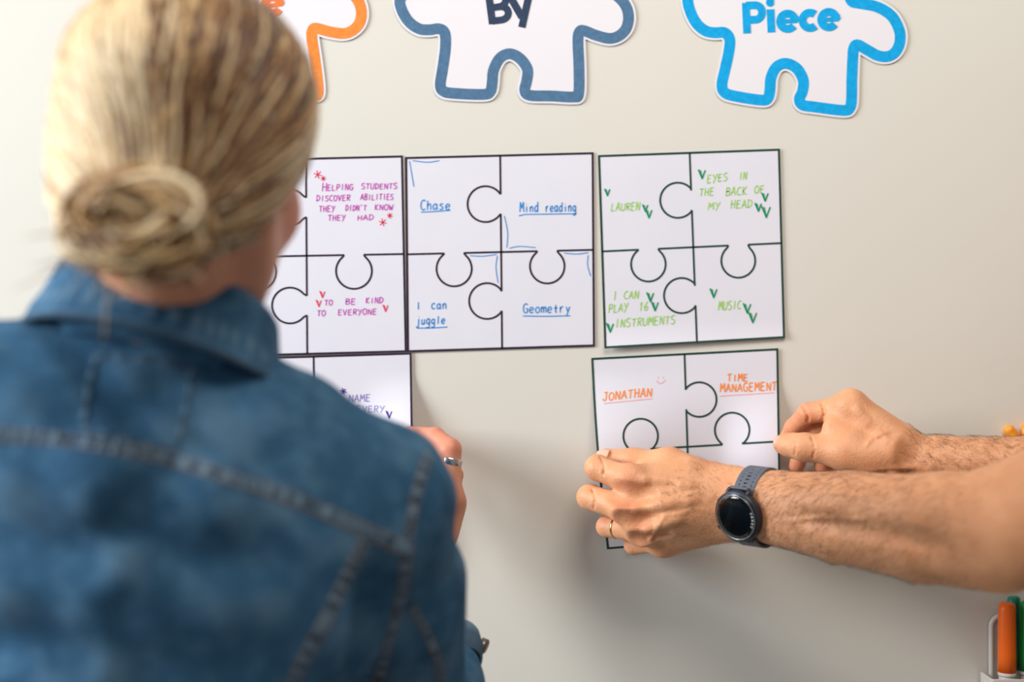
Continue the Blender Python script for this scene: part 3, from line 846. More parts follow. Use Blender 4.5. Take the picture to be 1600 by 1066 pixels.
# forearm: long veins
F.ridge([(1215, 775), (1260, 768), (1320, 772), (1380, 780)], .0013, .0005, .004, d0=.3)
F.ridge([(1230, 815), (1290, 808), (1350, 812)], .0012, .0004, .004, d0=.3)
V, Fq = F.mesh()
LArm = (V, Fq)
armL_blush = [(k_, .018, .42) for k_ in kn]+[(p, .014, .42) for p in pip]+[(t_, .014, .5) for t_ in tip]+[(th[2], .014, .3), (th[3], .012, .45)]

# --- right arm
wrR = W(1408, 722, .082); elR = np.array((.625, -.175, 1.235))
F = Field((W(1195, 0, 0)[0]-.004, -.25, 1.19), (.66, 0, W(0, 600, .05)[2]+.01), h)
axR = unit(elR-wrR); nR = unit(np.array((0, -1, 0))-axR*np.dot((0, -1, 0), axR)); uR = np.cross(axR, nR)
if uR[2] < 0: uR = -uR
def FR(t, u, n): return wrR+(elR-wrR)*t+uR*u+nR*n
F.chain([FR(-.02, 0, 0), FR(.15, 0, 0), FR(.5, 0, 0), FR(.8, 0, 0), FR(1, 0, 0)], [.0285, .029, .038, .043, .040], k=.006, n=nR, fl=1.25)
F.chain([FR(.15, .006, .006), FR(.5, .012, .010), FR(.85, .014, .008)], [.017, .025, .028], k=.014)
F.chain([FR(.2, -.010, .006), FR(.55, -.014, .008), FR(.9, -.016, .006)], [.016, .022, .023], k=.008)
shR = np.array((.86, -.13, 1.42))
F.chain([elR, elR+(shR-elR)*.5], [.040, .047], k=.02)
mR = [W(1322, 637, .066), W(1342, 655, .048), W(1350, 680, .034), W(1358, 705, .028)]
pR = [W(1262, 646, .050), W(1276, 672, .034), W(1290, 708, .024), W(1316, 728, .020)]
dR = [W(1240, 668, .033), W(1252, 705, .022), W(1286, 728, .017), W(1312, 742, .017)]
tR = [W(1226, 691, .019), W(1245, 728, .016), W(1287, 739, .015), W(1318, 752, .016)]
rR = [(.0128, .0104, .0090, .0078), (.0118, .0100, .0090, .0080), (.0108, .0096, .0086, .0076), (.010, .0086, .0078, .007)]
wR = [FR(0, .012, .002), FR(0, .006, -.006), FR(0, 0, -.010), FR(0, -.008, -.010)]
for i in range(4):
    F.cap(wR[i], mR[i], .0175, .0145, .012)
    finger(F, [mR[i], pR[i], dR[i], tR[i]], rR[i])
F.ell(W(1330, 628, .072), (.011, .009, .011), None, .010)
F.cap(W(1400, 690, .088), W(1335, 640, .072), .018, .014, .014)
F.cap(W(1395, 705, .078), W(1345, 665, .062), .022, .018, .014)
thR = [W(1388, 712, .092), W(1322, 708, .086), W(1258, 699, .070), W(1223, 694, .052)]
F.chain(thR, [.0185, .0165, .0122, .0098], k=.010)
F.ell(W(1255, 699, .071), (.0128, .0122, .0128), None, .004)
F.ell(W(1236, 696, .060), (.0135, .0095, .0118), None, .006)
F.ell(W(1365, 718, .092), (.024, .014, .016), None, .014)                 # thenar mass
F.cap(W(1300, 668, .076), W(1330, 684, .084), .009, .012, .012)           # web
F.ell(W(1397, 703, .106), (.0075, .0065, .0085), None, .008)              # wrist bone and tendon
F.ell(W(1420, 705, .1165), (.0075, .007, .0110), None, .010, 's')
F.chain([W(1436, 728, .108), W(1395, 735, .105), W(1350, 736, .100)], [.0018, .002, .0015], k=.008)
F.ridge([(1385, 690), (1362, 668), (1338, 640)], .0020, .0006, .006)
F.ridge([(1352, 700), (1366, 684), (1388, 676)], .0011, .0005, .003)
F.ridge([(1240, 686), (1243, 699), (1241, 712)], .0007, .0003, .0015, 's')
F.ridge([(1268, 684), (1273, 700), (1270, 716)], .0008, .0003, .0015, 's')
F.ridge([(1254, 634), (1262, 648), (1262, 660)], .0009, .0004, .002, 's')
F.ridge([(1283, 628), (1288, 645), (1284, 660)], .0009, .0004, .002, 's')
F.ridge([(1350, 745), (1385, 738), (1430, 738)], .0012, .0005, .003, 's')
V, Fq = F.mesh()
RArm = (V, Fq)
armR_blush = [(mR[0], .02, .4), (pR[0], .016, .5), (dR[0], .018, .6), (tR[0], .016, .6), (dR[1], .02, .9), (tR[1], .018, .9), (dR[2], .02, .9), (tR[2], .018, .9), (thR[3], .016, .35), (thR[2], .014, .3)]

# --- the rest of the body, coarser (outside the frame)
hs = .005
F = Field((.50, -.60, 0.0), (1.25, .0, 1.86), hs)
hd = np.array((.69, -.30, 1.60)); RH = frame((-1, .25, -.35))
Lm = head_field(F, hd, RH, 1.04, True)
F.cap(hd+RH@np.array((0, -.02, -.05)), (.80, -.28, 1.44), .056, .062, .02)
F.cap((.78, -.34, 1.40), sh, .055, .054, .02); F.cap((.82, -.22, 1.42), shR, .055, .054, .02)
F.cap(sh, el+(sh-el)*.45, .056, .049, .01); F.cap(shR, elR+(shR-elR)*.45, .056, .047, .01)
F.cap((.83, -.28, 1.34), (.95, -.29, 1.02), .12, .12, .02); F.cap((.95, -.29, 1.02), (.98, -.29, .92), .13, .14, .02)
F.cap((.98, -.38, .88), (.97, -.39, .48), .085, .055, .02); F.cap((.97, -.39, .48), (1.0, -.39, .09), .055, .036, .01)
F.cap((.98, -.20, .88), (.97, -.19, .48), .085, .055, .02); F.cap((.97, -.19, .48), (1.0, -.19, .09), .055, .036, .01)
F.cap((1.02, -.39, .05), (.85, -.39, .04), .035, .03, .02); F.cap((1.02, -.19, .05), (.85, -.19, .04), .035, .03, .02)
V, Fq = F.mesh(); MBody = (V, Fq)
Vall = np.concatenate([LArm[0], RArm[0], MBody[0]])
Fall = np.concatenate([LArm[1], RArm[1]+len(LArm[0]), MBody[1]+len(LArm[0])+len(RArm[0])])
obj('body', Vall, Fall, M['skin_m'], man, attrs={'blush': blush_attr(Vall, armL_blush+armR_blush)})
eyes(Lm, RH, 1.04, man, M['iris_brown'])
# nails
nail(W(1221, 692, .0628), (-.35, -.9, .18), unit(W(1200, 690, .045)-W(1258, 699, .070)), .0072, .0085, man)
nail(W(942, 706.5, .0475), (-.35, -.62, .72), unit(th[3]-th[2]), .0058, .0068, man)
# clothes of the man
M['tee'] = mat('grey_cotton', lin(112, 116, 122), rough=.9, bump=(300, .2, .001))
M['trousers'] = mat('dark_cotton', lin(50, 54, 62), rough=.9, bump=(200, .2, .001))
M['shoe'] = mat('brown_leather', lin(92, 62, 44), rough=.5)
F = Field((.50, -.66, .80), (1.25, .0, 1.52), .006)
F.cap((.78, -.34, 1.39), sh, .066, .066, .02); F.cap((.82, -.22, 1.41), shR, .066, .066, .02)
F.cap(sh, el+(sh-el)*.55, .069, .066, .02); F.cap(shR, elR+(shR-elR)*.6, .064, .060, .02)
F.cap((.83, -.28, 1.34), (.95, -.29, 1.02), .135, .135, .03); F.cap((.95, -.29, 1.02), (.98, -.29, .90), .145, .155, .03)
F.cap((.80, -.28, 1.44), (.76, -.285, 1.50), .0625, .070, .01, 's')
F.cap(el+(sh-el)*.2, el+(sh-el)*.60, .056, .059, 0, 's'); F.cap(elR+(shR-elR)*.3, elR+(shR-elR)*.62, .052, .055, 0, 's')
F.cut((0, 0, .86), (0, 0, -1))
V, Fq = F.mesh(); obj('t_shirt', V, Fq, M['tee'], man)
F = Field((.75, -.56, .05), (1.25, -.02, .98), .007)
F.cap((.95, -.29, .93), (.98, -.29, .88), .14, .15, .03)
F.cap((.98, -.38, .86), (.97, -.39, .48), .098, .075, .03); F.cap((.97, -.39, .48), (1.0, -.39, .12), .075, .062, .02)
F.cap((.98, -.20, .86), (.97, -.19, .48), .098, .075, .03); F.cap((.97, -.19, .48), (1.0, -.19, .12), .075, .062, .02)
F.cut((0, 0, .085), (0, 0, -1))
V, Fq = F.mesh(); obj('trousers', V, Fq, M['trousers'], man)
for y in (-.39, -.19):
    F = Field((.76, y-.07, -.01), (1.10, y+.07, .14), .005)
    F.cap((1.02, y, .05), (.86, y, .035), .048, .042, .02); F.cap((1.01, y, .06), (1.0, y, .10), .045, .045, .02); F.cut((0, 0, .001), (0, 0, -1))
    V, Fq = F.mesh(); obj('shoe', V, Fq, M['shoe'], man)
F = Field((.56, -.45, 1.50), (.86, -.15, 1.80), .004)
F.ell(Lm(0, -.02, .052), np.array((.082, .098, .084))*1.04, RH, .01); F.ell(Lm(0, .09, -.02), np.array((.07, .055, .075))*1.04, RH, .01, 's')
F.cut(Lm(0, 0, -.02), RH@np.array((0, .3, -1)))
V, Fq = F.mesh(); M['hair_m'] = mat('dark_hair', lin(58, 42, 30), rough=.6, bump=(160, .6, .003)); obj('hair', V, Fq, M['hair_m'], man)

# --- arm hair: fine separate hairs rooted on the forearms
def arm_hair(V, Fq, P0, ax, L, t0, t1, count, side, name, lmax=.013):
    cen = V[Fq].mean(1); t = (cen-P0)@ax/L
    n = np.cross(V[Fq[:, 2]]-V[Fq[:, 0]], V[Fq[:, 3]]-V[Fq[:, 1]]); n /= np.linalg.norm(n, axis=1)[:, None]+1e-12
    w = np.clip(1.12-.75*(t-t0)/(t1-t0), 0, 1)**1.5*((t > t0) & (t < t1)).astype(float)*np.clip(1.15-np.abs(t-(t0+t1)/2)/(t1-t0)*1.1, 0.05, 1)*np.where(n[:, 1] < .3, 1, .15)
    pick = RNG.choice(len(cen), count, p=w/w.sum())
    mb = MB()
    for q in pick:
        p = cen[q]; nn = n[q]
        dr = -ax*.55*side[0]+np.array((0, 0, side[1]))+RNG.normal(0, .26, 3)
        dr = dr-nn*np.dot(dr, nn); dr = unit(dr)
        Lh = RNG.uniform(.35, 1)*lmax; cv = np.cross(nn, dr)*RNG.normal(0, .35)
        pts = [p+dr*Lh*s_+cv*Lh*s_*s_+nn*(Lh*.42*s_*(1.1-s_)+.00005) for s_ in (0, .3, .65, 1)]
        mb.tube(pts, [.00008, .000075, .00006, .00002], 3, cap=False)
    o = mb.obj(name, M['arm_hair'], man); tag(o, kind='stuff'); return o
M['arm_hair'] = mat('brown_arm_hair', lin(100, 68, 46), rough=.6)
Lf = np.linalg.norm(el-wr)
arm_hair(LArm[0], LArm[1], wr, axA, Lf, .10, 1.0, 2600, (1, -.55), 'arm_hair')
arm_hair(LArm[0], LArm[1], wr, axA, Lf, -.14, .10, 200, (1, .25), 'arm_hair', .009)
arm_hair(RArm[0], RArm[1], wrR, axR, np.linalg.norm(elR-wrR), .02, .9, 1700, (1, .2), 'arm_hair')
arm_hair(RArm[0], RArm[1], wrR+uR*.02, axR, np.linalg.norm(elR-wrR), .05, .7, 300, (.8, .5), 'arm_hair')

# ------------------------------------------------------------ wristwatch
M['case'] = mat('dark_graphite_metal', lin(58, 62, 74), rough=.35, metal=.6)
M['bezel'] = mat('black_bezel', lin(22, 23, 27), rough=.18, spec=.6)
M['glass'] = mat('black_glass', lin(6, 6, 8), rough=.05, spec=.7)
M['strap'] = mat('slate_silicone', lin(92, 98, 112), rough=.55)
M['steel'] = mat('steel_ring_line', lin(196, 204, 214), rough=.25, metal=.8)
wc = fa(.115)                                   # wrist centre under the watch
nW = unit(nA*np.cos(math.radians(-17))+uA*np.sin(math.radians(-17)))
uW = unit(uA-nW*np.dot(uA, nW)); aW = axA       # nW out of the face, uW up the wrist, aW towards the elbow
if np.dot(np.cross(aW, uW), nW) < 0: sgn = -1
else: sgn = 1
watch = empty('wristwatch', wc+nW*.03, 'round black smartwatch with grey perforated strap worn on the near wrist', 'watch')
hn = .0265                                       # height of the case back above the wrist centre
def disc(name, r0, prof, m, n=56):
    """prof: list of (height above case back, radius)"""
    c = wc+nW*hn
    vs = []; fs = []
    for i, (z, r) in enumerate(prof):
        for k in range(n):
            a = 2*PI*k/n; vs.append(c+nW*z+(aW*math.cos(a)+uW*math.sin(a))*r)
    for i in range(len(prof)-1):
        for k in range(n): fs.append((i*n+k, i*n+(k+1) % n, (i+1)*n+(k+1) % n, (i+1)*n+k))
    fs += [tuple(range(n))[::-1], tuple((len(prof)-1)*n+k for k in range(n))]
    return obj(name, vs, fs, m, watch)
disc('case', 0, [(0, .0217), (.001, .0237), (.003, .0249), (.008, .0253), (.0098, .0250), (.0108, .0240), (.0110, .0230)], M['case'])
disc('bezel', 0, [(.0105, .0236), (.0117, .0233), (.0121, .0226), (.0121, .0200)], M['bezel'])
disc('bezel_line', 0, [(.0118, .0220), (.01225, .0220), (.01225, .0215), (.0118, .0215)], M['steel'])
disc('screen', 0, [(.0116, .0215), (.01235, .0214), (.0126, .0180)], M['glass'])
# lugs and button
for s_ in (-1, 1):
    for e_ in (-1, 1):
        mb = MB(); c = wc+nW*hn
        mb.tube([c+nW*.005+uW*s_*.016+aW*e_*.0118, c+nW*.0042+uW*s_*.0228+aW*e_*.0114, c+nW*.0022+uW*s_*.0250+aW*e_*.0108, c+nW*.0008+uW*s_*.0256+aW*e_*.0105], [.0028, .0026, .0020, .0012], 10)
        mb.obj('lug', M['case'], watch)
mb = MB(); c = wc+nW*(hn+.0055); dd = unit(-aW*.85-uW*.5)
mb.tube([c+dd*.0235, c+dd*.0265, c+dd*.0282], [.0032, .0032, .0026], 14); mb.obj('button', M['case'], watch)
mb = MB(); dd = unit(-aW*.85+uW*.5)
mb.tube([c+dd*.0235, c+dd*.0258, c+dd*.0265], [.0028, .0028, .0022], 14); mb.obj('button', M['case'], watch)
# strap: a band wrapped round the wrist with real holes (upper half perforated)
def wrist_r(phi):   # radial distance of the strap from the wrist centre, phi from nW towards uW
    a, b = .0375, .0285
    # ellipse with the wide axis along uA
    ca = math.cos(phi); sa = math.sin(phi)
    v = nW*ca+uW*sa; x = np.dot(v, uA); y = np.dot(v, nA)
    return 1/math.sqrt((x/a)**2+(y/b)**2)
phis = np.linspace(math.radians(40), math.radians(320), 300)
pos = [wc+(nW*math.cos(p)+uW*math.sin(p))*wrist_r(p) for p in phis]
# lead-in from the lug
lead0 = wc+nW*(hn+.003)+uW*.0268; lead1 = wc+nW*(hn+.003)-uW*.0268
path = [lead0*(1-t)+pos[0]*t+(nW*.3+uW)*.0012*math.sin(PI*t) for t in np.linspace(0, .96, 14)]+pos+[pos[-1]*(1-t)+lead1*t+(nW*.3-uW)*.0012*math.sin(PI*t) for t in np.linspace(.04, 1, 14)]
path = np.array(path); seg = np.linalg.norm(np.diff(path, axis=0), axis=1); s_ = np.concatenate([[0], np.cumsum(seg)])
tot = s_[-1]; NS = int(tot/.00055); ss = np.linspace(0, tot, NS)
path = np.stack([np.interp(ss, s_, path[:, i]) for i in range(3)], 1)
NW = 38; half = .0113
vs = []; 
for i in range(NS):
    hw = half*(.88+.16*sst(ss[i], .004, .012)*(1-sst(ss[i], tot-.012, tot-.004)))
    for j in range(NW+1):
        v = -1+2*j/NW; vs.append(path[i]+aW*v*hw)
def hole(s, v):
    if s < .014 or s > .058: return False
    q = (s-.0125) % .0042; row = q-.0021
    r = .00085
    for cv, long in ((-.58, 0), (.58, 0)):
        if math.hypot((v-cv)*half, row) < r*1.05: return True
    x = abs(v)*half; x = max(0, x-.0016)
    q2 = ((s-.0104) % .0042)-.0021
    return math.hypot(x, q2) < .0009
fs = []
for i in range(NS-1):
    for j in range(NW):
        if hole((ss[i]+ss[i+1])/2, -1+2*(j+.5)/NW): continue
        a = i*(NW+1)+j; fs.append((a, a+1, a+NW+2, a+NW+1))
o = obj('strap', vs, fs, M['strap'], watch)
sd = o.modifiers.new('t', 'SOLIDIFY'); sd.thickness = .0028; sd.offset = 0
# maker's lettering on the bezel, read along the elbow side
mb = MB(); c = wc+nW*(hn+.01265)
txt = 'COROS'
for i, ch in enumerate(txt):
    a0 = math.radians(18-i*10)      # position angle on the bezel
    cc = c+(aW*math.cos(a0)+uW*math.sin(a0))*.0196
    rad = aW*math.cos(a0)+uW*math.sin(a0); tan = -aW*math.sin(a0)+uW*math.cos(a0)
    for st in glyph(ch):
        P = [cc+(-tan)*((x-3)/10*.0023)*-1+(-rad)*((y-5)/10*.0021)*-1 for x, y in st]
        n_ = len(P); vv = []
        for k in range(n_):
            t = P[min(k+1, n_-1)]-P[max(k-1, 0)]; t = unit(t); b = np.cross(nW, t)*.0002
            vv += [P[k]-b, P[k]+b]
        mb.add(vv, [(2*k, 2*k+1, 2*k+3, 2*k+2) for k in range(n_-1)])
mb.obj('printed_lettering', M['white_ink'], watch, False)

# ------------------------------------------------------------ rings
def torus(name, c, ax, R_, r, m, parent=None, nn=48, flat=1.0, wide=1.0):
    ax = unit(ax); t = np.cross(ax, (0, 0, 1)); t = unit(t) if np.linalg.norm(t) > .1 else np.array((1., 0, 0)); b = np.cross(ax, t)
    vs = []; fs = []; k = 12
    for i in range(nn):
        a = 2*PI*i/nn; dr = t*math.cos(a)+b*math.sin(a)
        for j in range(k):
            w = 2*PI*j/k; vs.append(np.asarray(c)+dr*(R_+r*flat*math.cos(w))+ax*r*wide*math.sin(w))
    for i in range(nn):
        for j in range(k): fs.append((i*k+j, i*k+(j+1) % k, ((i+1) % nn)*k+(j+1) % k, ((i+1) % nn)*k+j))
    return obj(name, vs, fs, m, parent)
M['gold'] = mat('yellow_gold', lin(222, 176, 112), rough=.22, metal=1)
M['silver'] = mat('silver', lin(205, 205, 210), rough=.25, metal=1)
tpos = .72
cR = mcp[2]*(1-tpos)+pip[2]*tpos
o = torus('wedding_ring', cR, pip[2]-mcp[2], .0106, .0010, M['gold'], flat=.8, wide=1.5); tag(o, 'thin gold ring on the man\'s ring finger', 'ring')
# ------------------------------------------------------------ the blonde woman
woman = empty('person', (-.27, -.42, 0), 'blonde woman with a low bun and blue denim jacket, seen from behind', 'person')
HW = W(303, 246, .47); RW = frame((.27, .95, -.12), (.10, 0, 1))
# skin: head, neck, torso core, arms, legs (one mesh)
F = Field((-.60, -.68, .60), (.12, -.02, 1.70), .0035)
Lw = head_field(F, HW, RW, 1.0)
neck0 = Lw(0, -.03, -.05)
nb = W(262, 590, .42)
F.cap(neck0, nb, .052, .044, .02)
shR_w = W(586, 790, .41); shL_w = W(-115, 650, .46)
F.cap(nb, shR_w, .036, .045, .02); F.cap(nb, shL_w, .036, .045, .02)
elR_w = W(640, 1130, .22); hipc = np.array((-.26, -.42, .92))
F.chain([shR_w, elR_w], [.046, .038], k=.015)
F.cap(nb+np.array((0, .01, -.12)), (-.26, -.42, 1.06), .10, .10, .02); F.cap((-.26, -.42, 1.06), hipc, .10, .12, .02)
F.cap((-.34, -.42, .90), (-.34, -.42, .64), .075, .062, .02); F.cap((-.18, -.42, .90), (-.18, -.42, .64), .075, .062, .02)
V1, F1 = F.mesh()
# right forearm and hand, finer
wrW = W(662, 855, .075)
F = Field(W(600, 1150, .3)-np.array((.02, .01, .02)), W(760, 640, .02)+np.array((.05, .02, .02)), .0016)
F.chain([elR_w, elR_w*.45+wrW*.55, wrW], [.034, .0245, .0225], k=.01)
mW = [W(676, 765, .070), W(690, 768, .074), W(704, 779, .072), W(704, 792, .054)]
pW = [W(664, 705, .058), W(690, 712, .066), W(704, 702, .066), W(712, 742, .04)]
dW = [W(650, 684, .040), W(668, 686, .046), W(680, 683, .048), W(698, 714, .028)]
tW_ = [W(640, 676, .024), W(646, 678, .028), W(656, 679, .030), W(676, 700, .018)]
rW = [(.0095, .0082, .0074, .0066), (.0098, .0084, .0075, .0068), (.0112, .0106, .0096, .0078), (.0092, .0074, .0066, .006)]
for i in range(4):
    F.cap(wrW+np.array(((i-1.5)*.007, 0, 0)), mW[i], .0155, .0125, .010)
    finger(F, [mW[i], pW[i], dW[i], tW_[i]], rW[i])
F.cap(W(690, 830, .065), W(704, 785, .060), .0165, .0145, .01)
F.chain([W(668, 830, .06), W(640, 770, .05), W(632, 725, .042), W(636, 695, .038)], [.015, .013, .010, .0078], k=.008)
V2, F2 = F.mesh()
# lower legs
F = Field((-.45, -.55, .03), (-.08, -.20, .70), .005)
for x in (-.34, -.18):
    F.cap((x, -.42, .68), (x, -.43, .46), .064, .052, .02); F.cap((x, -.43, .46), (x, -.44, .09), .052, .034, .01); F.cap((x, -.44, .06), (x, -.28, .04), .03, .025, .02)
V3, F3 = F.mesh()
Vw = np.concatenate([V1, V2, V3]); Fw = np.concatenate([F1, F2+len(V1), F3+len(V1)+len(V2)])
ear = Lw(.08, -.008, -.004)
obj('body', Vw, Fw, M['skin_w'], woman, attrs={'blush': blush_attr(Vw, [(ear, .04, .9), (Lw(.05, .06, -.03), .035, .5)]+[(p, .02, .6) for p in pW+dW+tW_]+[(p, .02, .4) for p in mW])})
eyes(Lw, RW, 1.0, woman, M['iris_blue'])
o = torus('wide_ring', (mW[2]*.24+pW[2]*.76), pW[2]-mW[2]+np.array((.012, -.004, 0)), .0112, .0024, M['silver'], flat=.42, wide=1.6); tag(o, 'wide silver ring on the blonde woman\'s finger', 'ring')

# --- hair: a cap over the skull, then separate locks swept back into the bun
F = Field(HW-.2, HW+.2, .003)
F.ell(Lw(0, -.018, .040), (.0870, .103, .083), RW, .01)
F.ell(Lw(0, -.058, -.030), (.070, .048, .070), RW, .025)
F.ell(Lw(.035, -.02, .0), (.050, .066, .072), RW, .02); F.ell(Lw(-.035, -.02, .0), (.050, .066, .072), RW, .02)
F.ell(Lw(0, .112, -.035), (.072, .075, .088), RW, .012, 's')
F.ell(Lw(.088, .028, -.055), (.03, .045, .05), RW, .012, 's'); F.ell(Lw(-.088, .028, -.055), (.03, .045, .05), RW, .012, 's')
F.cut(Lw(0, -.03, -.092), RW@np.array((0, .30, -1)))
Vh, Fh = F.mesh(); Nh = vnormals(Vh, Fh)
M['hair_under'] = mat('dark_blonde_hair', lin(122, 88, 56), rough=.5, bump=(120, .5, .003))
obj('hair', Vh, Fh, M['hair_under'], woman)
bvh = BVHTree.FromPolygons([tuple(v) for v in Vh], [tuple(int(i) for i in f) for f in Fh])
bunc = Lw(.034, -.112, -.073)
anchor = Lw(.032, -.094, -.050)
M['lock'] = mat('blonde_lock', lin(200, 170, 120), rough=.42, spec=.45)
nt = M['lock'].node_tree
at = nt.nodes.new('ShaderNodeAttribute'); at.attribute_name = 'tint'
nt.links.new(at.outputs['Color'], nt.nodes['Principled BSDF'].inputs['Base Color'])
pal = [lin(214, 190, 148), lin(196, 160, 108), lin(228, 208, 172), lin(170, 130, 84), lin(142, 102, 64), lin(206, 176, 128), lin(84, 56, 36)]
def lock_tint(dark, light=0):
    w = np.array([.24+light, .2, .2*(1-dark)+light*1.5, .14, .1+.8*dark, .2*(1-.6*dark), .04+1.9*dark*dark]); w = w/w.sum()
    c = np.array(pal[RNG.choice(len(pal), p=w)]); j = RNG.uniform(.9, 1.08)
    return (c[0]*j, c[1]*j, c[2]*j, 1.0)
mb = MB()
An = np.array(anchor)
for i in range(2600):
    # starting direction in head space: all round the hairline and the crown
    th_ = RNG.uniform(-PI, PI); 
    ph_ = RNG.uniform(-.45, 1.35)
    d0 = np.array((math.sin(th_)*math.cos(ph_), math.cos(th_)*math.cos(ph_), math.sin(ph_)))
    st = Lw(d0[0]*.1, -.015+d0[1]*.12, .03+d0[2]*.11)
    if d0[1] > .55 and d0[2] < .25: continue
    hit = bvh.find_nearest(Vector(st))
    if hit[0] is None: continue
    p0 = np.array(hit[0])
    dist = np.linalg.norm(p0-An)
    if dist < .012: continue
    n = max(5, int(dist/.013)+3)
    # path: blend of straight line to the anchor pushed out to the scalp
    off = RNG.uniform(.0004, .0034)
    jig = RNG.normal(0, .004, 3)
    sag = np.array((0, 0, -1))*RNG.uniform(0, .012)
    q = []
    tend = RNG.uniform(.86, 1.0) if RNG.random() < .8 else RNG.uniform(.4, .85)
    for j in range(n+1):
        t = j/n*tend
        s = p0*(1-t)+(An+jig*.6)*t+math.sin(PI*t)*(jig+sag)
        cen = np.array(Lw(0, -.018, .02)); s = cen+(s-cen)*1.6 if np.linalg.norm(s-cen) > .01 else s
        hh = bvh.find_nearest(Vector(s))
        q.append(np.array(hh[0])+np.array(hh[1])*off*(.5+.5*math.sin(PI*min(1, t+.1))))
    r0 = RNG.uniform(.0007, .0017)
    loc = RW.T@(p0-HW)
    dark = float(np.clip((loc[0]-.0)/.08, 0, 1)*.55+(.35 if loc[2] < -.03 else 0)+(.8 if (loc[0] > -.005 and loc[2] > .03 and loc[1] < .085) else 0)+.15*RNG.random())  # right side and crown: darker roots plus shade put into the tint
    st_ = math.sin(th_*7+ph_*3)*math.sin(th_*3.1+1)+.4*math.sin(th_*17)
    mb.tube(q, [r0*(.35+.75*math.sin(PI*min(1, .12+j/n*.8))) for j in range(n+1)], 5, lock_tint(min(1, max(0, dark*1.2+.35*st_)), max(0, -st_)*.7+(.7 if loc[0] < -.02 else 0)), cap=False)  # left locks paler: window light put into their tint
# bun: loops of hair wound about its centre
bunR = np.stack([RW[:, 0], RW[:, 1], RW[:, 2]], 1)
for i in range(330):
    off3 = RNG.normal(0, .006, 3)*np.array((1.4, .5, 1)); R_ = RNG.uniform(.006, .0285); a0 = RNG.uniform(0, 2*PI); sp = RNG.uniform(1.4, 4.6)*(1 if RNG.random() < .8 else -1)
    tilt = RNG.normal(0, .9); dep = RNG.uniform(-.5, 1)
    q = []
    n = 16
    for j in range(n+1):
        a = a0+sp*j/n
        rr_ = R_*(1+.16*math.sin(2*a+i))
        x = rr_*math.cos(a)*1.28; z = rr_*math.sin(a)*.84
        rho = min(1, R_/.036)
        y = -dep*.030*math.sqrt(max(0, 1-rho*rho))-.004+tilt*.012*math.sin(a)
        q.append(bunc+bunR@(np.array((x, y, z))+off3))
    r0 = RNG.uniform(.0009, .0024)
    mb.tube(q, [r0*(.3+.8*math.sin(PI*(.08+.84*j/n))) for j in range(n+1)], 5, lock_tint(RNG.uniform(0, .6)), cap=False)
# loose ends poking out of the bun and short hairs at the nape
for i in range(120):
    a = RNG.uniform(0, 2*PI); b0 = bunc+bunR@np.array((math.cos(a)*.030, -.01, math.sin(a)*.022))
    dr = bunR@unit(np.array((math.cos(a)+RNG.normal(0, .5), RNG.normal(-.2, .4), math.sin(a)+RNG.normal(-.3, .5))))
    Ln = RNG.uniform(.012, .036); cv = RNG.normal(0, .35, 3)
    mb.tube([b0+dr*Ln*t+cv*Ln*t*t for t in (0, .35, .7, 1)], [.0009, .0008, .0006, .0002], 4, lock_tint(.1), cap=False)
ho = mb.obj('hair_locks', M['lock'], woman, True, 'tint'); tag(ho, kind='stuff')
F = Field(bunc-.07, bunc+.07, .0025); F.ell(bunc, (.038, .026, .029), RW, 0)
Vb, Fb = F.mesh(); obj('bun', Vb, Fb, M['hair_under'], woman)

# --- denim jacket
def denim(name, c1, c2, c3):
    m = mat(name, c1, rough=.9, spec=.15, noise=(9, c2, .7), bump=(420, .35, .0012))
    nt = m.node_tree; b = nt.nodes['Principled BSDF']
    src = b.inputs['Base Color'].links[0].from_socket
    tc = nt.nodes.new('ShaderNodeTexCoord')
    n = nt.nodes.new('ShaderNodeTexNoise'); n.inputs['Scale'].default_value = 55; n.inputs['Detail'].default_value = 6
    nt.links.new(tc.outputs['Object'], n.inputs['Vector'])
    mr = nt.nodes.new('ShaderNodeMapRange'); mr.inputs[1].default_value = .45; mr.inputs[2].default_value = .75; mr.inputs[4].default_value = .45
    nt.links.new(n.outputs[0], mr.inputs[0])
    mx = nt.nodes.new('ShaderNodeMix'); mx.data_type = 'RGBA'; mx.inputs[7].default_value = c3
    nt.links.new(src, mx.inputs[6]); nt.links.new(mr.outputs[0], mx.inputs[0])
    a = nt.nodes.new('ShaderNodeAttribute'); a.attribute_name = 'wear'
    m2 = nt.nodes.new('ShaderNodeMix'); m2.data_type = 'RGBA'; m2.inputs[7].default_value = lin(120, 150, 172)
    nt.links.new(mx.outputs[2], m2.inputs[6]); nt.links.new(a.outputs['Fac'], m2.inputs[0])
    nt.links.new(m2.outputs[2], b.inputs['Base Color'])
    return m
M['denim'] = denim('blue_denim', lin(54, 96, 130), lin(38, 72, 100), lin(90, 132, 164))
M['thread'] = mat('tan_thread', lin(168, 128, 92), rough=.8)
jl = (-.66, -.66, .86); jh = (.08, -.10, 1.47)
F = Field(jl, jh, .0038)
nbJ = W(255, 590, .44)
def JP(px, py, d): return W(px, py, d)
F.ell(JP(250, 860, .42), (.180, .118, .165), None, .03)                 # rib cage
F.cap(JP(255, 880, .41), (-.265, -.41, .92), .125, .135, .05, n=(0, 1, 0), fl=1.1)
F.ell(JP(90, 790, .46), (.12, .085, .12), None, .04); F.ell(JP(415, 850, .435), (.105, .085, .10), None, .04)
F.chain([nbJ, JP(430, 715, .43), JP(582, 792, .415)], [.048, .054, .055], k=.035)
F.chain([nbJ, JP(80, 642, .45), JP(-110, 642, .465)], [.048, .058, .064], k=.035)
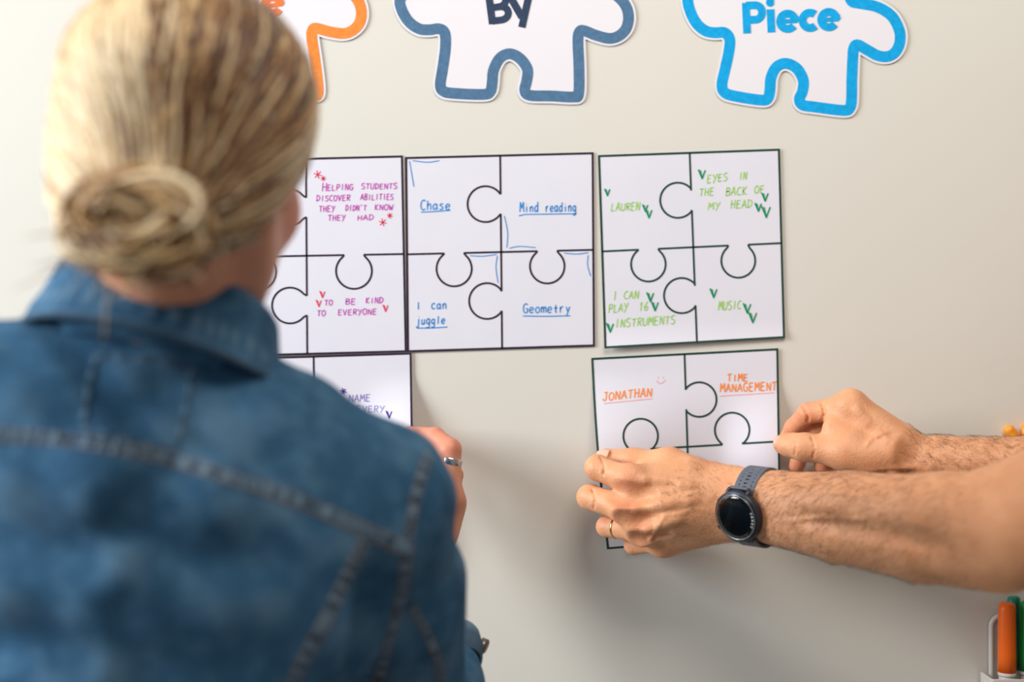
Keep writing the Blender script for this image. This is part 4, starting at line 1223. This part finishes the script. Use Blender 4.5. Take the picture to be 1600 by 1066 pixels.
# right sleeve
shJ = JP(586, 785, .41)
F.chain([shJ, JP(610, 930, .34), JP(640, 1120, .235)], [.0575, .0565, .054], k=.03)
F.chain([JP(640, 1120, .235), JP(680, 1075, .20), JP(700, 1020, .165)], [.050, .040, .029], k=.02)
# left sleeve raised outwards
F.chain([JP(-110, 640, .465), JP(-300, 900, .45), JP(-330, 1120, .33)], [.066, .060, .055], k=.03)
# drape: the ridge under the yoke, hollows and folds of the back
F.chain([JP(-40, 722, .52), JP(160, 745, .535), JP(330, 785, .525), JP(470, 838, .485)], [.018, .020, .018, .012], k=.03)
F.chain([JP(20, 772, .585), JP(200, 795, .598), JP(370, 835, .585)], [.010, .012, .008], k=.03, op='s')
F.chain([JP(-40, 905, .52), JP(180, 925, .535), JP(330, 950, .52)], [.012, .016, .010], k=.035)
F.chain([JP(40, 985, .575), JP(200, 1000, .590), JP(380, 1040, .57)], [.010, .014, .010], k=.035, op='s')
F.chain([JP(-40, 1060, .53), JP(150, 1080, .54)], [.014, .012], k=.03)
F.chain([JP(600, 860, .50), JP(570, 980, .46), JP(560, 1090, .44)], [.006, .010, .010], k=.03, op='s')   # hollow by the armhole
F.chain([JP(640, 1000, .46), JP(700, 1080, .38)], [.006, .008], k=.02, op='s')
F.chain([JP(655, 690, .50), JP(700, 745, .47)], [.004, .004], k=.015, op='s')
F.cap(nbJ+np.array((.01, .01, .14)), nbJ+np.array((0, .03, .045)), .062, .054, .012, 's')                 # neck opening
F.cut((0, 0, .90), (0, 0, -1))
Vj, Fj = F.mesh()
# cloth unevenness
def fold_noise(V):
    x, y, z = V.T
    return (np.sin(x*38+z*55+np.sin(z*31)*1.3)*.0011+np.sin(z*95-x*40+np.sin(x*60))*.0008+np.sin(x*130+y*90+z*75)*.0005)
Nj = vnormals(Vj, Fj)
Vj = Vj+Nj*fold_noise(Vj)[:, None]
jk = obj('denim_jacket', Vj, Fj, M['denim'], woman, attrs={'wear': np.clip(fold_noise(Vj)*120, 0, .25).astype(np.float32)})
bj = BVHTree.FromPolygons([tuple(v) for v in Vj], [tuple(int(i) for i in f) for f in Fj])
camp = Vector((0, -CAM_D, CAM_Z))
def on_jacket(px, py):
    q = W(px, py, 0); d = (Vector(q)-camp).normalized()
    h_ = bj.ray_cast(camp, d, 2.0)
    if h_[0] is None: return None
    return np.array(h_[0]), np.array(h_[1])
def seam(pts, width, hgt, parent, pucker=.0012, period=.011, name='seam', wear=.55, stitches=True, n=7):
    P = catmull(pts, 14); hits = [on_jacket(*p) for p in P]; hits = [h_ for h_ in hits if h_ is not None]
    if len(hits) < 4: return
    pos = np.array([h_[0] for h_ in hits]); nrm = np.array([h_[1] for h_ in hits])
    seg = np.linalg.norm(np.diff(pos, axis=0), axis=1); keep = [0]
    s = np.concatenate([[0], np.cumsum(seg)]); L = s[-1]; N_ = max(6, int(L/.0018)); ss = np.linspace(0, L, N_)
    pos = np.stack([np.interp(ss, s, pos[:, i]) for i in range(3)], 1); nrm = np.stack([np.interp(ss, s, nrm[:, i]) for i in range(3)], 1)
    for _ in range(6): nrm[1:-1] = (nrm[:-2]+nrm[1:-1]+nrm[2:])/3; pos[1:-1] = (pos[:-2]+pos[1:-1]*2+pos[2:])/4
    nrm /= np.linalg.norm(nrm, axis=1)[:, None]
    vs = []; at_ = []; fs = []; th = MB()
    ph = 0; phs = []
    for i in range(N_):
        ph += 2*PI*(L/N_)/period*(1+.5*math.sin(i*.13)+.3*math.sin(i*.31)); phs.append(ph)
        t = pos[min(i+1, N_-1)]-pos[max(i-1, 0)]; t = unit(t); b = unit(np.cross(nrm[i], t))
        pk = math.sin(ph)
        for j in range(n+1):
            v = -1+2*j/n
            prof = (1-abs(v)**4)
            hh = hgt*prof+pucker*pk*(1-v*v)
            if j in (0, n): hh = -.002
            vs.append(pos[i]+b*v*width/2+nrm[i]*hh)
            at_.append(min(1, max(0, wear*(.45+.75*pk)*(1-.2*abs(v)))))
    for i in range(N_-1):
        for j in range(n): a = i*(n+1)+j; fs.append((a, a+1, a+n+2, a+n+1))
    so = obj(name, vs, fs, M['denim_seam'], parent, attrs={'wear': at_})
    if stitches:
        th = MB()
        for side in (-.36, .36):
            i = 1
            while i < N_-3:
                q = []
                for k in (0, 1, 2):
                    t = unit(pos[min(i+k+1, N_-1)]-pos[max(i+k-1, 0)]); b = unit(np.cross(nrm[i+k], t))
                    q.append(pos[i+k]+b*side*width+nrm[i+k]*(hgt*.85+pucker*math.sin(phs[i+k])*.5+.0003))
                th.tube(q, [.0004, .0005, .0004], 4); i += 3
        if th.v:
            o_ = th.obj('stitching', M['thread'], parent); tag(o_, kind='stuff')
M['denim_seam'] = denim('worn_denim_seam', lin(58, 84, 106), lin(50, 72, 92), lin(86, 106, 122))
seam([(-30, 678), (60, 684), (160, 697), (260, 718), (360, 748), (470, 786), (560, 824), (632, 856)], .0125, .0012, jk)                       # yoke seam
seam([(668, 712), (650, 770), (636, 850), (628, 920), (604, 1010), (590, 1070)], .0095, .0012, jk, period=.016)                                # armhole seam
seam([(568, 846), (545, 890), (510, 965), (474, 1030), (455, 1075)], .0125, .0012, jk, period=.012)                                            # diagonal back seam
seam([(640, 945), (664, 985), (682, 1030), (690, 1075)], .0085, .0010, jk, period=.012)                                                        # sleeve seam
# raised outline left where a label patch sits under the yoke
seam([(150, 556), (142, 590), (134, 640), (128, 668)], .005, .0007, jk, .0004, .02, 'patch_edge', .5, False)
seam([(150, 556), (200, 560), (250, 566), (300, 578)], .005, .0007, jk, .0004, .02, 'patch_edge', .4, False)
seam([(128, 668), (180, 682), (230, 695), (275, 704)], .005, .0007, jk, .0004, .02, 'patch_edge', .5, False)
seam([(300, 578), (294, 620), (284, 668), (275, 704)], .005, .0007, jk, .0004, .02, 'patch_edge', .3, False)

# collar: folded band round the neck
Rc = frame((0.06, 1, -.16), (.20, 0, 1))     # ring plane: x right, y front, z up
cc = W(252, 492, .435)
def collar_pt(a, s):
    """a: angle round the ring, 0 = back; s: 0 inner bottom .. .45 fold .. 1 outer edge"""
    rx, ry = .078, .070
    if s < .42:
        k = s/.42; r = 1-.02*k; z = -.030+.058*k
    elif s < .55:
        k = (s-.42)/.13; r = .98+.09*k; z = .028+.004*math.sin(PI*k)
    else:
        k = (s-.55)/.45; r = 1.07+.16*k+.05*k*k; z = .028-.050*k
    fr = (1-math.cos(a))/2
    x = -math.sin(a)*rx*r; y = -math.cos(a)*ry*r+.05*fr*fr
    return cc+Rc@np.array((x, y, z-.03*fr))
NA, NS_ = 96, 26; vs = []; fs = []; wr_ = []
for i in range(NA+1):
    a = -2.65+5.3*i/NA
    for j in range(NS_+1):
        s_ = j/NS_; p = collar_pt(a, s_)
        pk = math.sin(a*46+math.sin(a*9)*1.5)*np.clip(1-abs(s_-.86)/.09, 0, 1)
        p = p+unit(np.cross(Rc[:, 0], (0, 0, 1)))*0
        out = unit(p-cc); p = p+out*.0024*pk
        vs.append(p); wr_.append(float(np.clip(.75*pk, 0, 1)+(.85 if s_ > .965 else 0)+(.25 if .44 < s_ < .54 else 0)))
for i in range(NA):
    for j in range(NS_): a = i*(NS_+1)+j; fs.append((a, a+1, a+NS_+2, a+NS_+1))
co = obj('collar', vs, fs, M['denim'], jk, attrs={'wear': wr_})
sd = co.modifiers.new('t', 'SOLIDIFY'); sd.thickness = .0032; sd.offset = 0
mb = MB(); mb.tube([collar_pt(-2.6+5.2*i/90, 1.0) for i in range(91)], .0026, 8); mb.obj('collar_edge', M['denim_edge'] if 'denim_edge' in M else M['denim_seam'], jk, True)
mb = MB(); mb.tube([collar_pt(math.radians(50), s) +unit(collar_pt(math.radians(50), s)-cc)*.001 for s in (.42, .5, .6, .7)], .0018, 6); mb.obj('collar_seam', M['denim_seam'], jk)
# rolled cuff on the forearm with its button
ca = JP(702, 1018, .165); cb = JP(697, 986, .145); axc = unit(cb-ca)
t_ = unit(np.cross(axc, (0, 1, 0))); b_ = np.cross(axc, t_)
for (sft, nm) in ((0, 'rolled_cuff'),):
    vs = []; fs = []; wr_ = []; NA = 60
    prof = [(-.016, .0275), (-.012, .0305), (.0, .0320), (.012, .0310), (.0165, .0290), (.015, .0265), (.004, .0255), (-.01, .0250)]
    for i in range(NA):
        a = 2*PI*i/NA
        for j, (z, r) in enumerate(prof):
            rr_ = r*(1+.02*math.sin(5*a)); vs.append(ca+axc*z+(t_*math.cos(a)+b_*math.sin(a))*rr_); wr_.append(.75 if j in (3, 4) else .2)
    n = len(prof)
    for i in range(NA):
        for j in range(n-1): fs.append((i*n+j, i*n+j+1, ((i+1) % NA)*n+j+1, ((i+1) % NA)*n+j))
    obj(nm, vs, fs, M['denim_seam'], jk, attrs={'wear': wr_})
M['brass'] = mat('dull_metal', lin(120, 112, 104), rough=.35, metal=.8)
bc = W(752, 1008, .15); bd = unit(W(775, 1015, .15)-W(745, 1003, .15)+np.array((0, -.004, 0)))
mb = MB(); mb.tube([bc-bd*.012, bc-bd*.002, bc-bd*.001, bc+bd*.005, bc+bd*.0062], [.004, .004, .0072, .0072, .0055], 20); mb.obj('cuff_button', M['brass'], jk)
# jeans and shoes
F = Field((-.50, -.62, .05), (-.04, -.22, .98), .007)
F.cap((-.30, -.42, .92), (-.22, -.42, .92), .125, .125, .03)
for x in (-.34, -.18):
    F.cap((x, -.42, .86), (x, -.43, .46), .090, .068, .03); F.cap((x, -.43, .46), (x, -.44, .11), .068, .055, .02)
F.cut((0, 0, .085), (0, 0, -1))
V, Fq = F.mesh(); obj('trousers', V, Fq, M['trousers'], woman)
M['shoe_w'] = mat('white_leather', lin(220, 218, 214), rough=.5)
for x in (-.34, -.18):
    F = Field((x-.07, -.52, -.01), (x+.07, -.18, .14), .005)
    F.cap((x, -.45, .05), (x, -.28, .032), .042, .038, .02); F.cap((x, -.44, .06), (x, -.44, .10), .040, .042, .02); F.cut((0, 0, .001), (0, 0, -1))
    V, Fq = F.mesh(); obj('shoe', V, Fq, M['shoe_w'], woman)
